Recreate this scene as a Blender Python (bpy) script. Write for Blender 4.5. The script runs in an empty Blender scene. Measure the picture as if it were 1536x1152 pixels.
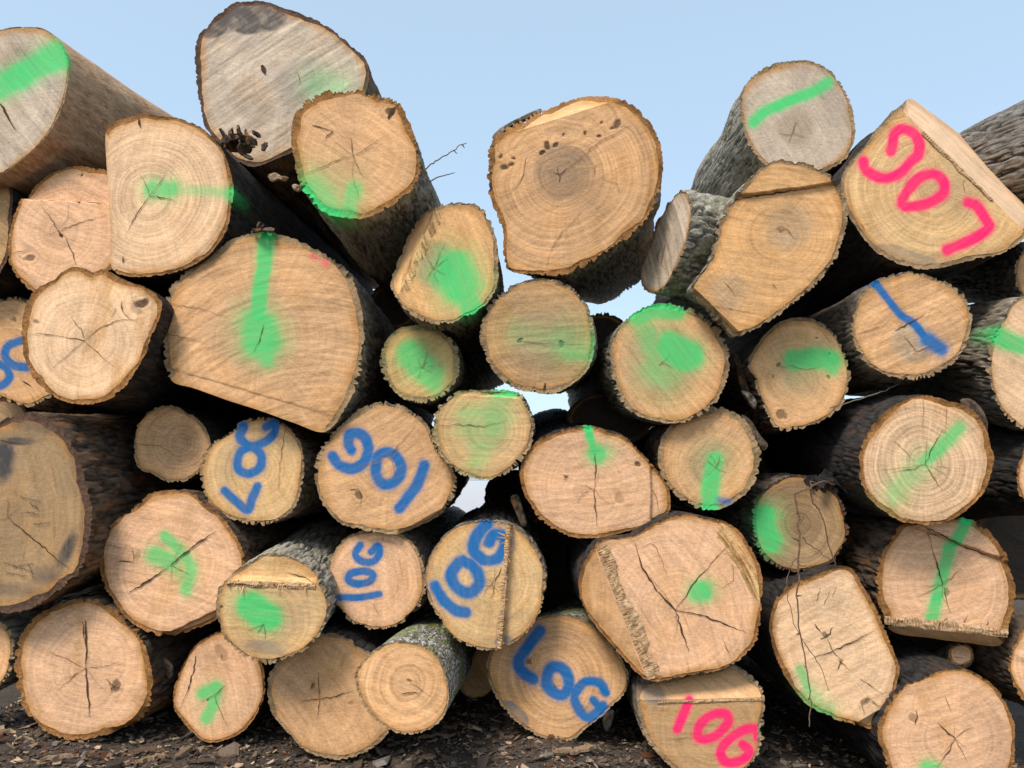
import bpy, math, random
import numpy as np
from mathutils import Vector

random.seed(7)
RNG = np.random.default_rng(11)
S = bpy.context.scene
COL = S.collection

# ------------------------------------------------------------------ camera model (real pinhole; photo is 1536 x 1152)
F = 1150.0
HORIZON = 720.0
PITCH = math.atan((HORIZON - 576.0) / F)
CAM = np.array([0.0, -3.2, 1.12])
RIGHT = np.array([1.0, 0, 0])
UP = np.array([0, -math.sin(PITCH), math.cos(PITCH)])
FWD = np.array([0, math.cos(PITCH), math.sin(PITCH)])


def rays(p):
    p = np.atleast_2d(np.asarray(p, float))
    x = (p[:, 0] - 768.0) / F
    y = (576.0 - p[:, 1]) / F
    return x[:, None] * RIGHT + y[:, None] * UP + FWD


def on_plane(p, P0, n):
    r = rays(p)
    k = ((P0 - CAM) @ n) / (r @ n)
    return CAM + r * k[:, None]


def at_y(p, y):
    return on_plane(p, np.array([0, y, 0.0]), np.array([0, 1.0, 0]))


def unit(v):
    v = np.asarray(v, float)
    return v / np.linalg.norm(v)


def pts(s):
    return np.array([[float(c) for c in q.split(',')] for q in s.split()])


# ------------------------------------------------------------------ noise
def _hash(ix, iy, iz, seed):
    h = (ix * 374761393 + iy * 668265263 + iz * 2147483647 + seed * 1274126177) & 0xFFFFFFFF
    h = ((h ^ (h >> 13)) * 1274126177) & 0xFFFFFFFF
    h = ((h ^ (h >> 16)) * 2246822519) & 0xFFFFFFFF
    h = h ^ (h >> 15)
    return (h & 0xFFFFFF) / float(0x1000000)


def vnoise(q, seed=0):
    q = np.asarray(q, float)
    i = np.floor(q).astype(np.int64)
    f = q - i
    f = f * f * f * (f * (f * 6 - 15) + 10)
    out = 0
    for dx in (0, 1):
        wx = f[..., 0] if dx else 1 - f[..., 0]
        for dy in (0, 1):
            wy = f[..., 1] if dy else 1 - f[..., 1]
            for dz in (0, 1):
                wz = f[..., 2] if dz else 1 - f[..., 2]
                out = out + wx * wy * wz * _hash(i[..., 0] + dx, i[..., 1] + dy, i[..., 2] + dz, seed)
    return out * 2 - 1


def fbm(q, seed=0, o=3):
    a, s, t = 1.0, 0, 0
    q = np.asarray(q, float)
    for k in range(o):
        s = s + a * vnoise(q, seed + 17 * k)
        t += a
        a *= 0.5
        q = q * 2.03 + 3.7
    return s / t


def n2(p, freq, seed, o=2):
    p = np.atleast_2d(p)
    return fbm(np.stack([p[:, 0] * freq, p[:, 1] * freq, np.full(len(p), 0.37)], 1), seed, o)


def sstep(a, b, x):
    t = np.clip((x - a) / (b - a), 0, 1)
    return t * t * (3 - 2 * t)


# ------------------------------------------------------------------ mesh helpers
def mesh_from(name, v, quads, mats, mi=None, smooth=True, colors=None, uv=None):
    me = bpy.data.meshes.new(name)
    v = np.ascontiguousarray(v, dtype=np.float32)
    quads = np.ascontiguousarray(quads, dtype=np.int32)
    k = quads.shape[1]
    me.vertices.add(len(v))
    me.vertices.foreach_set('co', v.ravel())
    me.loops.add(len(quads) * k)
    me.loops.foreach_set('vertex_index', quads.ravel())
    me.polygons.add(len(quads))
    me.polygons.foreach_set('loop_start', np.arange(len(quads), dtype=np.int32) * k)
    for m in mats:
        me.materials.append(m)
    if mi is not None:
        me.polygons.foreach_set('material_index', np.ascontiguousarray(mi, dtype=np.int32))
    me.update(calc_edges=True)
    me.polygons.foreach_set('use_smooth', np.full(len(quads), smooth, dtype=bool))
    for nm, arr in (colors or {}).items():
        at = me.attributes.new(nm, 'FLOAT_COLOR', 'POINT')
        at.data.foreach_set('color', np.ascontiguousarray(arr, dtype=np.float32).ravel())
    if uv is not None:
        l = me.uv_layers.new(name='uv')
        l.data.foreach_set('uv', np.ascontiguousarray(uv[quads.ravel()], dtype=np.float32).ravel())
    return me


def link(name, me, parent=None, origin=None):
    o = bpy.data.objects.new(name, me)
    COL.objects.link(o)
    if parent is not None:
        o.parent = parent
        o.matrix_parent_inverse.identity()
        o.location = (0, 0, 0)
    return o


def grid_quads(nr, nc, closed, base=0):
    r = np.arange(nr - 1)[:, None]
    c = np.arange(nc if closed else nc - 1)[None, :]
    c2 = (c + 1) % nc
    a = r * nc + c
    b = r * nc + c2
    d = (r + 1) * nc + c
    e = (r + 1) * nc + c2
    return np.stack([a, b, e, d], -1).reshape(-1, 4) + base


def empty(name, loc):
    o = bpy.data.objects.new(name, None)
    o.empty_display_size = 0.1
    COL.objects.link(o)
    o.location = loc
    return o


def tag(o, label, cat, group=None):
    o['label'] = label
    o['category'] = cat
    if group:
        o['group'] = group
    return o


# ------------------------------------------------------------------ node helper
class NT:
    def __init__(s, name):
        s.m = bpy.data.materials.new(name)
        s.m.use_nodes = True
        s.t = s.m.node_tree
        s.t.nodes.clear()
        s.out = s.t.nodes.new('ShaderNodeOutputMaterial')
        s.b = s.t.nodes.new('ShaderNodeBsdfPrincipled')
        s.t.links.new(s.b.outputs[0], s.out.inputs[0])

    def set(s, sock, v):
        if v is None:
            return
        if isinstance(v, bpy.types.NodeSocket):
            s.t.links.new(v, sock)
        elif isinstance(v, (tuple, list)) and sock.type == 'RGBA' and len(v) == 3:
            sock.default_value = (*v, 1)
        else:
            sock.default_value = v

    def attr(s, n):
        a = s.t.nodes.new('ShaderNodeAttribute')
        a.attribute_name = n
        return a

    def sep(s, c):
        n = s.t.nodes.new('ShaderNodeSeparateColor')
        s.set(n.inputs[0], c)
        return n.outputs

    def sepv(s, c):
        n = s.t.nodes.new('ShaderNodeSeparateXYZ')
        s.set(n.inputs[0], c)
        return n.outputs

    def comb(s, x, y, z):
        n = s.t.nodes.new('ShaderNodeCombineXYZ')
        for k, v in enumerate((x, y, z)):
            s.set(n.inputs[k], v)
        return n.outputs[0]

    def math(s, op, a, b=None, c=None, clamp=False):
        n = s.t.nodes.new('ShaderNodeMath')
        n.operation = op
        n.use_clamp = clamp
        s.set(n.inputs[0], a)
        s.set(n.inputs[1], b)
        s.set(n.inputs[2], c)
        return n.outputs[0]

    def vm(s, op, a, b=None, scale=None):
        n = s.t.nodes.new('ShaderNodeVectorMath')
        n.operation = op
        s.set(n.inputs[0], a)
        s.set(n.inputs[1], b)
        if scale is not None:
            s.set(n.inputs['Scale'], scale)
        return n.outputs[0]

    def mapping(s, v, loc=(0, 0, 0), rot=(0, 0, 0), sc=(1, 1, 1)):
        n = s.t.nodes.new('ShaderNodeMapping')
        s.set(n.inputs[0], v)
        n.inputs[1].default_value = loc
        n.inputs[2].default_value = rot
        n.inputs[3].default_value = sc
        return n.outputs[0]

    def noise(s, v, scale=1.0, detail=2.0, rough=0.5, dist=0.0):
        n = s.t.nodes.new('ShaderNodeTexNoise')
        s.set(n.inputs['Vector'], v)
        n.inputs['Scale'].default_value = scale
        n.inputs['Detail'].default_value = detail
        n.inputs['Roughness'].default_value = rough
        n.inputs['Distortion'].default_value = dist
        return n.outputs['Fac']

    def mix(s, f, a, b, mode='MIX'):
        n = s.t.nodes.new('ShaderNodeMix')
        n.data_type = 'RGBA'
        n.blend_type = mode
        s.set(n.inputs[0], f)
        s.set(n.inputs[6], a)
        s.set(n.inputs[7], b)
        return n.outputs[2]

    def remap(s, x, a, b, c=0.0, d=1.0):
        n = s.t.nodes.new('ShaderNodeMapRange')
        n.interpolation_type = 'SMOOTHSTEP'
        s.set(n.inputs[0], x)
        for k, v in enumerate((a, b, c, d)):
            n.inputs[k + 1].default_value = v
        return n.outputs[0]

    def bump(s, h, strength=0.4, dist=0.002):
        n = s.t.nodes.new('ShaderNodeBump')
        n.inputs['Strength'].default_value = strength
        n.inputs['Distance'].default_value = dist
        s.set(n.inputs['Height'], h)
        s.t.links.new(n.outputs[0], s.b.inputs['Normal'])

    def finish(s, col, rough=0.75, spec=0.2):
        s.set(s.b.inputs['Base Color'], col)
        s.set(s.b.inputs['Roughness'], rough)
        s.b.inputs['Specular IOR Level'].default_value = spec
        return s.m


# ------------------------------------------------------------------ materials
TONE = {
    'tan': (0.615, 0.355, 0.175), 'pale': (0.73, 0.475, 0.28), 'pink': (0.70, 0.415, 0.24), 'orange': (0.66, 0.375, 0.165), 'gapshade': (0.05, 0.036, 0.026),  # last tone: shade of the deep gaps put into the wood colour
    'grey': (0.50, 0.39, 0.285), 'old': (0.37, 0.24, 0.125), 'brown': (0.46, 0.28, 0.135), 'straw': (0.62, 0.40, 0.19),
}
GREEN = (0.05, 0.57, 0.16)
BLUE = (0.001, 0.130, 0.37)
PINK = (0.95, 0.015, 0.145)


def wood_mat(seed, tone, heart=(0.30, 0.215, 0.14), saw=0.5, sawamt=0.5, ringamt=0.5, warm=0.4, stain=(0.17, 0.14, 0.12), rayamt=0.35):
    base = TONE[tone]
    if tone not in ('grey', 'gapshade'):
        base = (base[0] * 1.04, base[1] * 1.015, base[2] * 0.985)
    g = NT('cut_wood')
    uv = g.t.nodes.new('ShaderNodeUVMap')
    uv.uv_map = 'uv'
    uv = uv.outputs[0]
    off = g.vm('ADD', uv, (seed * 1.37, seed * 0.71, seed * 0.33))
    mk = g.attr('mask')
    ms = g.sep(mk.outputs['Color'])
    ps = g.sep(g.attr('paint').outputs['Color'])
    rt = g.sep(g.attr('ring').outputs['Color'])
    r, t = rt[0], rt[1]
    big = g.noise(off, 5.0, 4, 0.55)
    big2 = g.noise(off, 13.0, 4, 0.6, 0.6)
    xy = g.sepv(off)
    rx = g.math('MULTIPLY_ADD', big2, 1.3, g.math('MULTIPLY', r, 92.0))
    ring = g.noise(g.comb(rx, g.math('MULTIPLY', xy[0], 3.5), g.math('MULTIPLY', xy[1], 3.5)), 1.0, 2, 0.55)
    ringw = g.noise(g.comb(g.math('MULTIPLY', rx, 0.15), seed * 2.1, 0.0), 1.0, 2, 0.5)
    # chainsaw marks: shallow arcs across the face
    ru = g.sepv(g.mapping(uv, rot=(0, 0, saw)))
    bend = (((seed * 7) % 11) / 11.0 - 0.5) * 1.8
    rv = g.math('ADD', ru[1], g.math('MULTIPLY', g.math('MULTIPLY', ru[0], ru[0]), bend))
    sawn = g.noise(g.comb(g.math('MULTIPLY', ru[0], 5.0), g.math('MULTIPLY', rv, 66.0), seed * 1.9), 1.0, 3, 0.62, 0.25)
    sawb = g.noise(g.comb(g.math('MULTIPLY', ru[0], 2.0), g.math('MULTIPLY', rv, 26.0), seed * 2.3), 1.0, 3, 0.55, 0.3)
    rv2 = g.sepv(g.mapping(uv, rot=(0, 0, saw + 0.35)))
    scr = g.noise(g.comb(g.math('MULTIPLY', rv2[0], 7.0), g.math('MULTIPLY', rv2[1], 78.0), seed * 0.7), 1.0, 2, 0.5, 0.1)
    dirv = g.vm('NORMALIZE', uv)
    ray = g.noise(g.vm('ADD', g.vm('SCALE', dirv, None, 22.0), g.comb(0.0, 0.0, g.math('MULTIPLY', r, 5.0))), 1.0, 3, 0.6)
    fine = g.noise(off, 130.0, 3, 0.65)
    fib = g.noise(g.mapping(off, rot=(0, 0, saw), sc=(40, 230, 1)), 1.0, 2, 0.6)
    # multiplicative tone
    v = g.math('MULTIPLY_ADD', g.math('SUBTRACT', ring, 0.5), 0.95 * ringamt, 1.0)
    for nz, a in ((ringw, 0.45 * ringamt), (sawn, 0.95 * sawamt), (sawb, 0.85 * sawamt), (ray, 1.0 * rayamt), (big, 0.55), (fine, 0.42), (fib, 0.50)):
        v = g.math('ADD', v, g.math('MULTIPLY', g.math('SUBTRACT', nz, 0.5), a))
    dark = tuple(c * k for c, k in zip(base, (0.82, 0.72, 0.58)))
    lite = tuple(min(0.9, c * k) for c, k in zip(base, (1.1, 1.12, 1.16)))
    col = g.mix(g.remap(big2, 0.3, 0.7), base, lite)
    col = g.mix(g.math('MULTIPLY', g.remap(big, 0.42, 0.72), warm), col, dark)
    rs = random.Random(seed * 13 + 1)
    wg, wo = rs.uniform(0.0, 0.45), rs.uniform(0.0, 0.55)
    if tone != 'gapshade':
        m1 = g.noise(g.vm('ADD', off, (3.1, 7.7, 0.0)), 3.4, 5, 0.6, 0.4)
        m2 = g.noise(g.comb(g.math('MULTIPLY', xy[0], 7.0), g.math('MULTIPLY', xy[1], 2.4), seed * 0.9), 1.0, 4, 0.6, 0.5)
        col = g.mix(g.math('MULTIPLY', g.remap(m1, 0.50, 0.62), wg), col, tuple(c * k for c, k in zip(base, (0.72, 0.74, 0.80))))
        col = g.mix(g.math('MULTIPLY', g.remap(m2, 0.52, 0.66), wo), col, (0.50, 0.255, 0.085))
    hm = g.math('ADD', ms[0], g.math('MULTIPLY', g.math('ADD', g.math('SUBTRACT', ringw, 0.5), g.math('SUBTRACT', sawb, 0.5)), g.math('MULTIPLY', ms[0], 1.0)), clamp=True)
    col = g.mix(hm, col, heart)
    # pale sapwood rim, brown line at the cambium
    eg = g.math('MULTIPLY', g.remap(g.math('MULTIPLY_ADD', big2, 0.10, t), 0.93, 1.06), g.remap(big, 0.30, 0.62, 0.15, 0.85))
    col = g.mix(eg, col, (0.44, 0.205, 0.055))
    col = g.mix(ms[2], col, g.mix(g.remap(sawn, 0.3, 0.65), (0.30, 0.14, 0.05), (0.68, 0.43, 0.19)))
    col = g.vm('SCALE', col, None, g.math('POWER', g.math('MAXIMUM', v, 0.05), 1.3))
    col = g.mix(g.math('MULTIPLY', g.remap(scr, 0.64, 0.76), 0.45), col, lite)
    col = g.mix(g.math('MULTIPLY', g.remap(sawn, 0.36, 0.24), 0.30 + 0.5 * sawamt), col, tuple(c * k for c, k in zip(base, (0.55, 0.45, 0.34))))
    sm = g.math('ADD', ms[1], g.math('MULTIPLY', g.math('ADD', g.math('SUBTRACT', big2, 0.5), g.math('MULTIPLY', g.math('SUBTRACT', sawn, 0.5), 0.8)), g.math('MULTIPLY', ms[1], 2.0)), clamp=True)
    col = g.mix(sm, col, g.mix(sawn, stain, tuple(c * 1.7 for c in stain)))
    kn = g.math('MULTIPLY', mk.outputs['Alpha'], g.math('MULTIPLY_ADD', fine, 0.5, 0.7), clamp=True)
    col = g.mix(kn, col, (0.10, 0.055, 0.028))
    speck = g.noise(off, 330.0, 2, 0.6)
    # spray paint: broken by the grain
    for k, c in ((1, GREEN), (2, BLUE), (0, PINK)):
        gr = g.math('ADD', g.math('MULTIPLY', g.math('SUBTRACT', sawn, 0.5), 2.2), g.math('MULTIPLY', g.math('SUBTRACT', speck, 0.5), 2.6))
        f = g.math('ADD', ps[k], g.math('MULTIPLY', gr, g.math('MULTIPLY', ps[k], g.math('SUBTRACT', 1.12, ps[k]))), clamp=True)
        f = g.math('MULTIPLY', f, g.math('MULTIPLY_ADD', sawb, 0.42, 0.70) if k == 1 else g.math('MULTIPLY_ADD', sawb, 0.16, 0.90), clamp=True)
        pc = g.vm('SCALE', c, None, g.math('MULTIPLY_ADD', sawn, 0.35, 0.82))
        col = g.mix(f, col, pc)
    h = g.math('ADD', g.math('MULTIPLY', sawn, 0.8), g.math('ADD', g.math('MULTIPLY', ring, 0.3), g.math('MULTIPLY', fine, 0.35)))
    h = g.math('ADD', h, g.math('MULTIPLY', fib, g.math('MULTIPLY_ADD', ms[2], 2.0, 0.3)))
    g.bump(h, 0.55, 0.0022)
    return g.finish(col, 0.72, 0.18)


def bark_mat(name, ridge, groove, patch=None, pamt=0.0, moss=0.0, lichen=0.0, fs=1.0):
    g = NT(name)
    tc = g.t.nodes.new('ShaderNodeTexCoord').outputs['Object']
    ga = g.sep(g.attr('bark').outputs['Color'])
    ps = g.sep(g.attr('paint').outputs['Color'])
    st = g.mapping(tc, sc=(1, 0.25, 1))
    a = g.noise(st, 60 * fs, 4, 0.65)
    b = g.noise(tc, 9, 4, 0.6)
    c = g.noise(st, 220 * fs, 2, 0.6)
    v = g.math('MULTIPLY_ADD', g.math('SUBTRACT', a, 0.5), 1.0, g.math('MULTIPLY_ADD', g.math('SUBTRACT', c, 0.5), 0.9, 1.0))
    col = g.mix(g.math('MULTIPLY', ga[0], g.remap(a, 0.25, 0.6, 0.5, 1.0)), groove, ridge)
    if patch:
        col = g.mix(g.math('MULTIPLY', g.remap(g.noise(st, 17, 3, 0.6), 0.52, 0.66), pamt), col, patch)
    if lichen:
        col = g.mix(g.math('MULTIPLY', g.remap(g.noise(tc, 60, 3, 0.65), 0.50, 0.57), lichen), col, (0.55, 0.55, 0.50))
    if moss:
        col = g.mix(g.math('MULTIPLY', g.remap(b, 0.45, 0.62), moss), col, (0.15, 0.175, 0.035))
    col = g.vm('SCALE', col, None, v)
    for k, pc in ((1, GREEN), (2, BLUE)):
        f = g.math('MULTIPLY', ps[k], g.remap(c, 0.25, 0.55))
        col = g.mix(f, col, pc)
    g.bump(g.math('ADD', a, g.math('MULTIPLY', c, 0.6)), 0.7, 0.006)
    return g.finish(col, 0.88, 0.12)


def rim_mat(name, c1, c2):
    g = NT(name)
    tc = g.t.nodes.new('ShaderNodeTexCoord').outputs['Object']
    ps = g.sep(g.attr('paint').outputs['Color'])
    a = g.noise(tc, 110, 4, 0.65)
    b = g.noise(tc, 12, 3, 0.6)
    col = g.mix(g.remap(a, 0.3, 0.7), c1, c2)
    col = g.mix(g.remap(b, 0.42, 0.68), col, tuple(0.42 * x for x in c1))
    for k, pc in ((1, GREEN), (2, BLUE)):
        col = g.mix(ps[k], col, pc)
    g.bump(a, 0.8, 0.004)
    return g.finish(col, 0.85, 0.12)


BARK = {
    'furrow': bark_mat('furrowed_bark', (0.30, 0.245, 0.185), (0.045, 0.037, 0.029), (0.38, 0.33, 0.27), 0.5),
    'grey': bark_mat('grey_bark', (0.36, 0.31, 0.245), (0.05, 0.042, 0.034), (0.46, 0.42, 0.35), 0.6, 0.25, 0.3),
    'ash': bark_mat('ash_bark', (0.20, 0.185, 0.165), (0.03, 0.027, 0.024), (0.28, 0.265, 0.24), 0.6),
    'dark': bark_mat('dark_bark', (0.05, 0.045, 0.043), (0.012, 0.010, 0.009), (0.12, 0.062, 0.03), 0.35),
    'brown': bark_mat('flaky_bark', (0.15, 0.105, 0.072), (0.022, 0.016, 0.012), (0.25, 0.11, 0.045), 0.9),
    'moss': bark_mat('mossy_bark', (0.20, 0.175, 0.14), (0.04, 0.033, 0.025), (0.10, 0.085, 0.06), 0.6, 0.85, 0.9),
    'smooth': bark_mat('smooth_bark', (0.56, 0.35, 0.205), (0.34, 0.205, 0.115), (0.60, 0.44, 0.29), 0.6, 0.0, 0.0, 0.6),
}
BARK_FORM = {  # depth m, freq across 1/m, stretch, roughness of rim teeth
    'furrow': (0.015, 46, 4.5, 0.8), 'grey': (0.017, 42, 4.0, 0.8), 'dark': (0.006, 36, 3.0, 0.5), 'brown': (0.012, 30, 3.2, 0.8),
    'ash': (0.03, 34, 5.0, 0.9), 'moss': (0.006, 55, 2.0, 0.7), 'smooth': (0.0012, 30, 1.2, 0.15),
}
RIM = {
    'tan': rim_mat('cut_bark_tan', (0.44, 0.29, 0.155), (0.27, 0.165, 0.085)),
    'rust': rim_mat('cut_bark_rust', (0.42, 0.20, 0.065), (0.22, 0.10, 0.038)),
    'dark': rim_mat('cut_bark_dark', (0.17, 0.095, 0.06), (0.07, 0.042, 0.028)),
}


def plain(name, c1, c2, sc=60, bump=0.5, rough=0.85, st=(1, 1, 1)):
    g = NT(name)
    tc = g.t.nodes.new('ShaderNodeTexCoord').outputs['Object']
    a = g.noise(g.mapping(tc, sc=st), sc, 4, 0.65)
    g.bump(a, bump, 0.003)
    return g.finish(g.mix(g.remap(a, 0.3, 0.7), c1, c2), rough, 0.15)


CRACK = plain('crack_depth', (0.045, 0.026, 0.015), (0.10, 0.055, 0.028), 200)
HAIR = plain('hairline_crack', (0.18, 0.10, 0.05), (0.28, 0.165, 0.085), 200)
SIDEWOOD = plain('sawn_side_wood', (0.50, 0.33, 0.17), (0.36, 0.22, 0.11), 40, 0.5, 0.8, (1, 0.2, 1))
g = NT('torn_fibre')
_uv = g.t.nodes.new('ShaderNodeUVMap')
_uv.uv_map = 'uv'
_a = g.noise(g.mapping(_uv.outputs[0], rot=(0, 0, 0.5), sc=(34, 7, 1)), 1.0, 4, 0.7, 0.4)
_b = g.noise(_uv.outputs[0], 9, 3, 0.6)
_c = g.mix(g.remap(_a, 0.34, 0.62), (0.24, 0.10, 0.035), (0.68, 0.44, 0.23))
_c = g.mix(g.remap(_b, 0.45, 0.7, 0.0, 0.6), _c, (0.76, 0.56, 0.36))
g.bump(_a, 1.0, 0.010)
TORN = g.finish(_c, 0.8, 0.15)
SPLINT = plain('splinter_wood', (0.70, 0.50, 0.29), (0.50, 0.31, 0.15), 150)
TWIGM = plain('twig_bark', (0.20, 0.12, 0.075), (0.10, 0.06, 0.04), 120)
PALESTEM = plain('dry_stem', (0.24, 0.20, 0.14), (0.14, 0.11, 0.08), 120)


# ------------------------------------------------------------------ log builder
def curve(p, n):
    """closed centripetal Catmull-Rom resampled to n points of even arc length"""
    m = len(p)
    out = []
    for i in range(m):
        p0, p1, p2, p3 = p[i - 1], p[i], p[(i + 1) % m], p[(i + 2) % m]
        t0 = 0.0
        t1 = t0 + max(1e-3, np.linalg.norm(p1 - p0)) ** 0.5
        t2 = t1 + max(1e-3, np.linalg.norm(p2 - p1)) ** 0.5
        t3 = t2 + max(1e-3, np.linalg.norm(p3 - p2)) ** 0.5
        for t in np.linspace(t1, t2, 24, endpoint=False):
            a1 = (t1 - t) / (t1 - t0) * p0 + (t - t0) / (t1 - t0) * p1
            a2 = (t2 - t) / (t2 - t1) * p1 + (t - t1) / (t2 - t1) * p2
            a3 = (t3 - t) / (t3 - t2) * p2 + (t - t2) / (t3 - t2) * p3
            b1 = (t2 - t) / (t2 - t0) * a1 + (t - t0) / (t2 - t0) * a2
            b2 = (t3 - t) / (t3 - t1) * a2 + (t - t1) / (t3 - t1) * a3
            out.append((t2 - t) / (t2 - t1) * b1 + (t - t1) / (t2 - t1) * b2)
    out = np.array(out)
    seg = np.linalg.norm(np.diff(np.vstack([out, out[:1]]), axis=0), axis=1)
    s = np.concatenate([[0], np.cumsum(seg)])
    u = np.linspace(0, s[-1], n, endpoint=False)
    oo = np.vstack([out, out[:1]])
    return np.stack([np.interp(u, s, oo[:, 0]), np.interp(u, s, oo[:, 1])], 1)


def seg_dist(p, a, b):
    ab = b - a
    L = max(1e-9, ab @ ab)
    t = np.clip(((p - a) @ ab) / L, 0, 1)
    return np.linalg.norm(p - a - t[:, None] * ab, axis=1)


def poly_dist(p, q):
    if len(q) == 1:
        return np.linalg.norm(p - q[0], axis=1)
    return np.min([seg_dist(p, q[i], q[i + 1]) for i in range(len(q) - 1)], axis=0)


def paint_at(p, strokes, seed):
    out = np.zeros((len(p), 4))
    out[:, 3] = 1
    for k, (c, w, op, soft, q) in enumerate(strokes):
        d = poly_dist(p, q) / (w * 0.5)
        d = d + 0.20 * n2(p, 0.06, seed + k, 3)
        soft = soft * 1.3
        m = op * (1 - sstep(1 - soft, 1 + soft * 1.1, d))
        m = np.maximum(m, 0.32 * op * (1 - sstep(0.7, 1.1 + 2.2 * soft, d)))
        ch = {'p': 0, 'g': 1, 'b': 2}[c]
        out[:, ch] = np.maximum(out[:, ch], m)
    return out


def ell_at(p, ells, seed):
    m = np.zeros(len(p))
    for k, (cx, cy, rx, ry, rot, op, soft) in enumerate(ells):
        a = math.radians(rot)
        dx, dy = p[:, 0] - cx, p[:, 1] - cy
        x = (dx * math.cos(a) + dy * math.sin(a)) / rx
        y = (-dx * math.sin(a) + dy * math.cos(a)) / ry
        d = np.hypot(x, y) + 0.22 * n2(p, 0.035, seed + 31 * k, 4)
        m = np.maximum(m, op * (1 - sstep(1 - soft, 1 + soft, d)))
    return m


def open_curve(q, sub=8):
    if len(q) < 3:
        return q
    closed = np.linalg.norm(q[0] - q[-1]) < 1e-6
    e = np.vstack([q[-2] if closed else 2 * q[0] - q[1], q, q[1] if closed else 2 * q[-1] - q[-2]])
    o = []
    for i in range(1, len(e) - 2):
        for t in np.linspace(0, 1, sub, endpoint=False):
            a, b, c, d = e[i - 1], e[i], e[i + 1], e[i + 2]
            o.append(0.5 * (2 * b + (c - a) * t + (2 * a - 5 * b + 4 * c - d) * t * t + (3 * b - a - 3 * c + d) * t ** 3))
    o.append(q[-1])
    return np.array(o)


def parse_paint(s):
    out = []
    for ln in s.strip().split(';'):
        ln = ln.strip()
        if not ln:
            continue
        h, q = ln.split(':')
        c, w, op, soft = h.split()
        out.append((c, float(w), float(op), float(soft), open_curve(pts(q))))
    return out


def jag(q, rng, step=5.0, amp=0.9):
    o = [q[0]]
    for i in range(len(q) - 1):
        d = q[i + 1] - q[i]
        L = np.linalg.norm(d)
        k = max(1, int(L / step))
        nrm = np.array([-d[1], d[0]]) / max(L, 1e-6)
        for j in range(1, k + 1):
            o.append(q[i] + d * j / k + (nrm * rng.normal(0, amp) if j < k else 0))
    return np.array(o)


N_AROUND = 360
LOGS = {}
GROUP = 'cut logs stacked in the pile'


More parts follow.
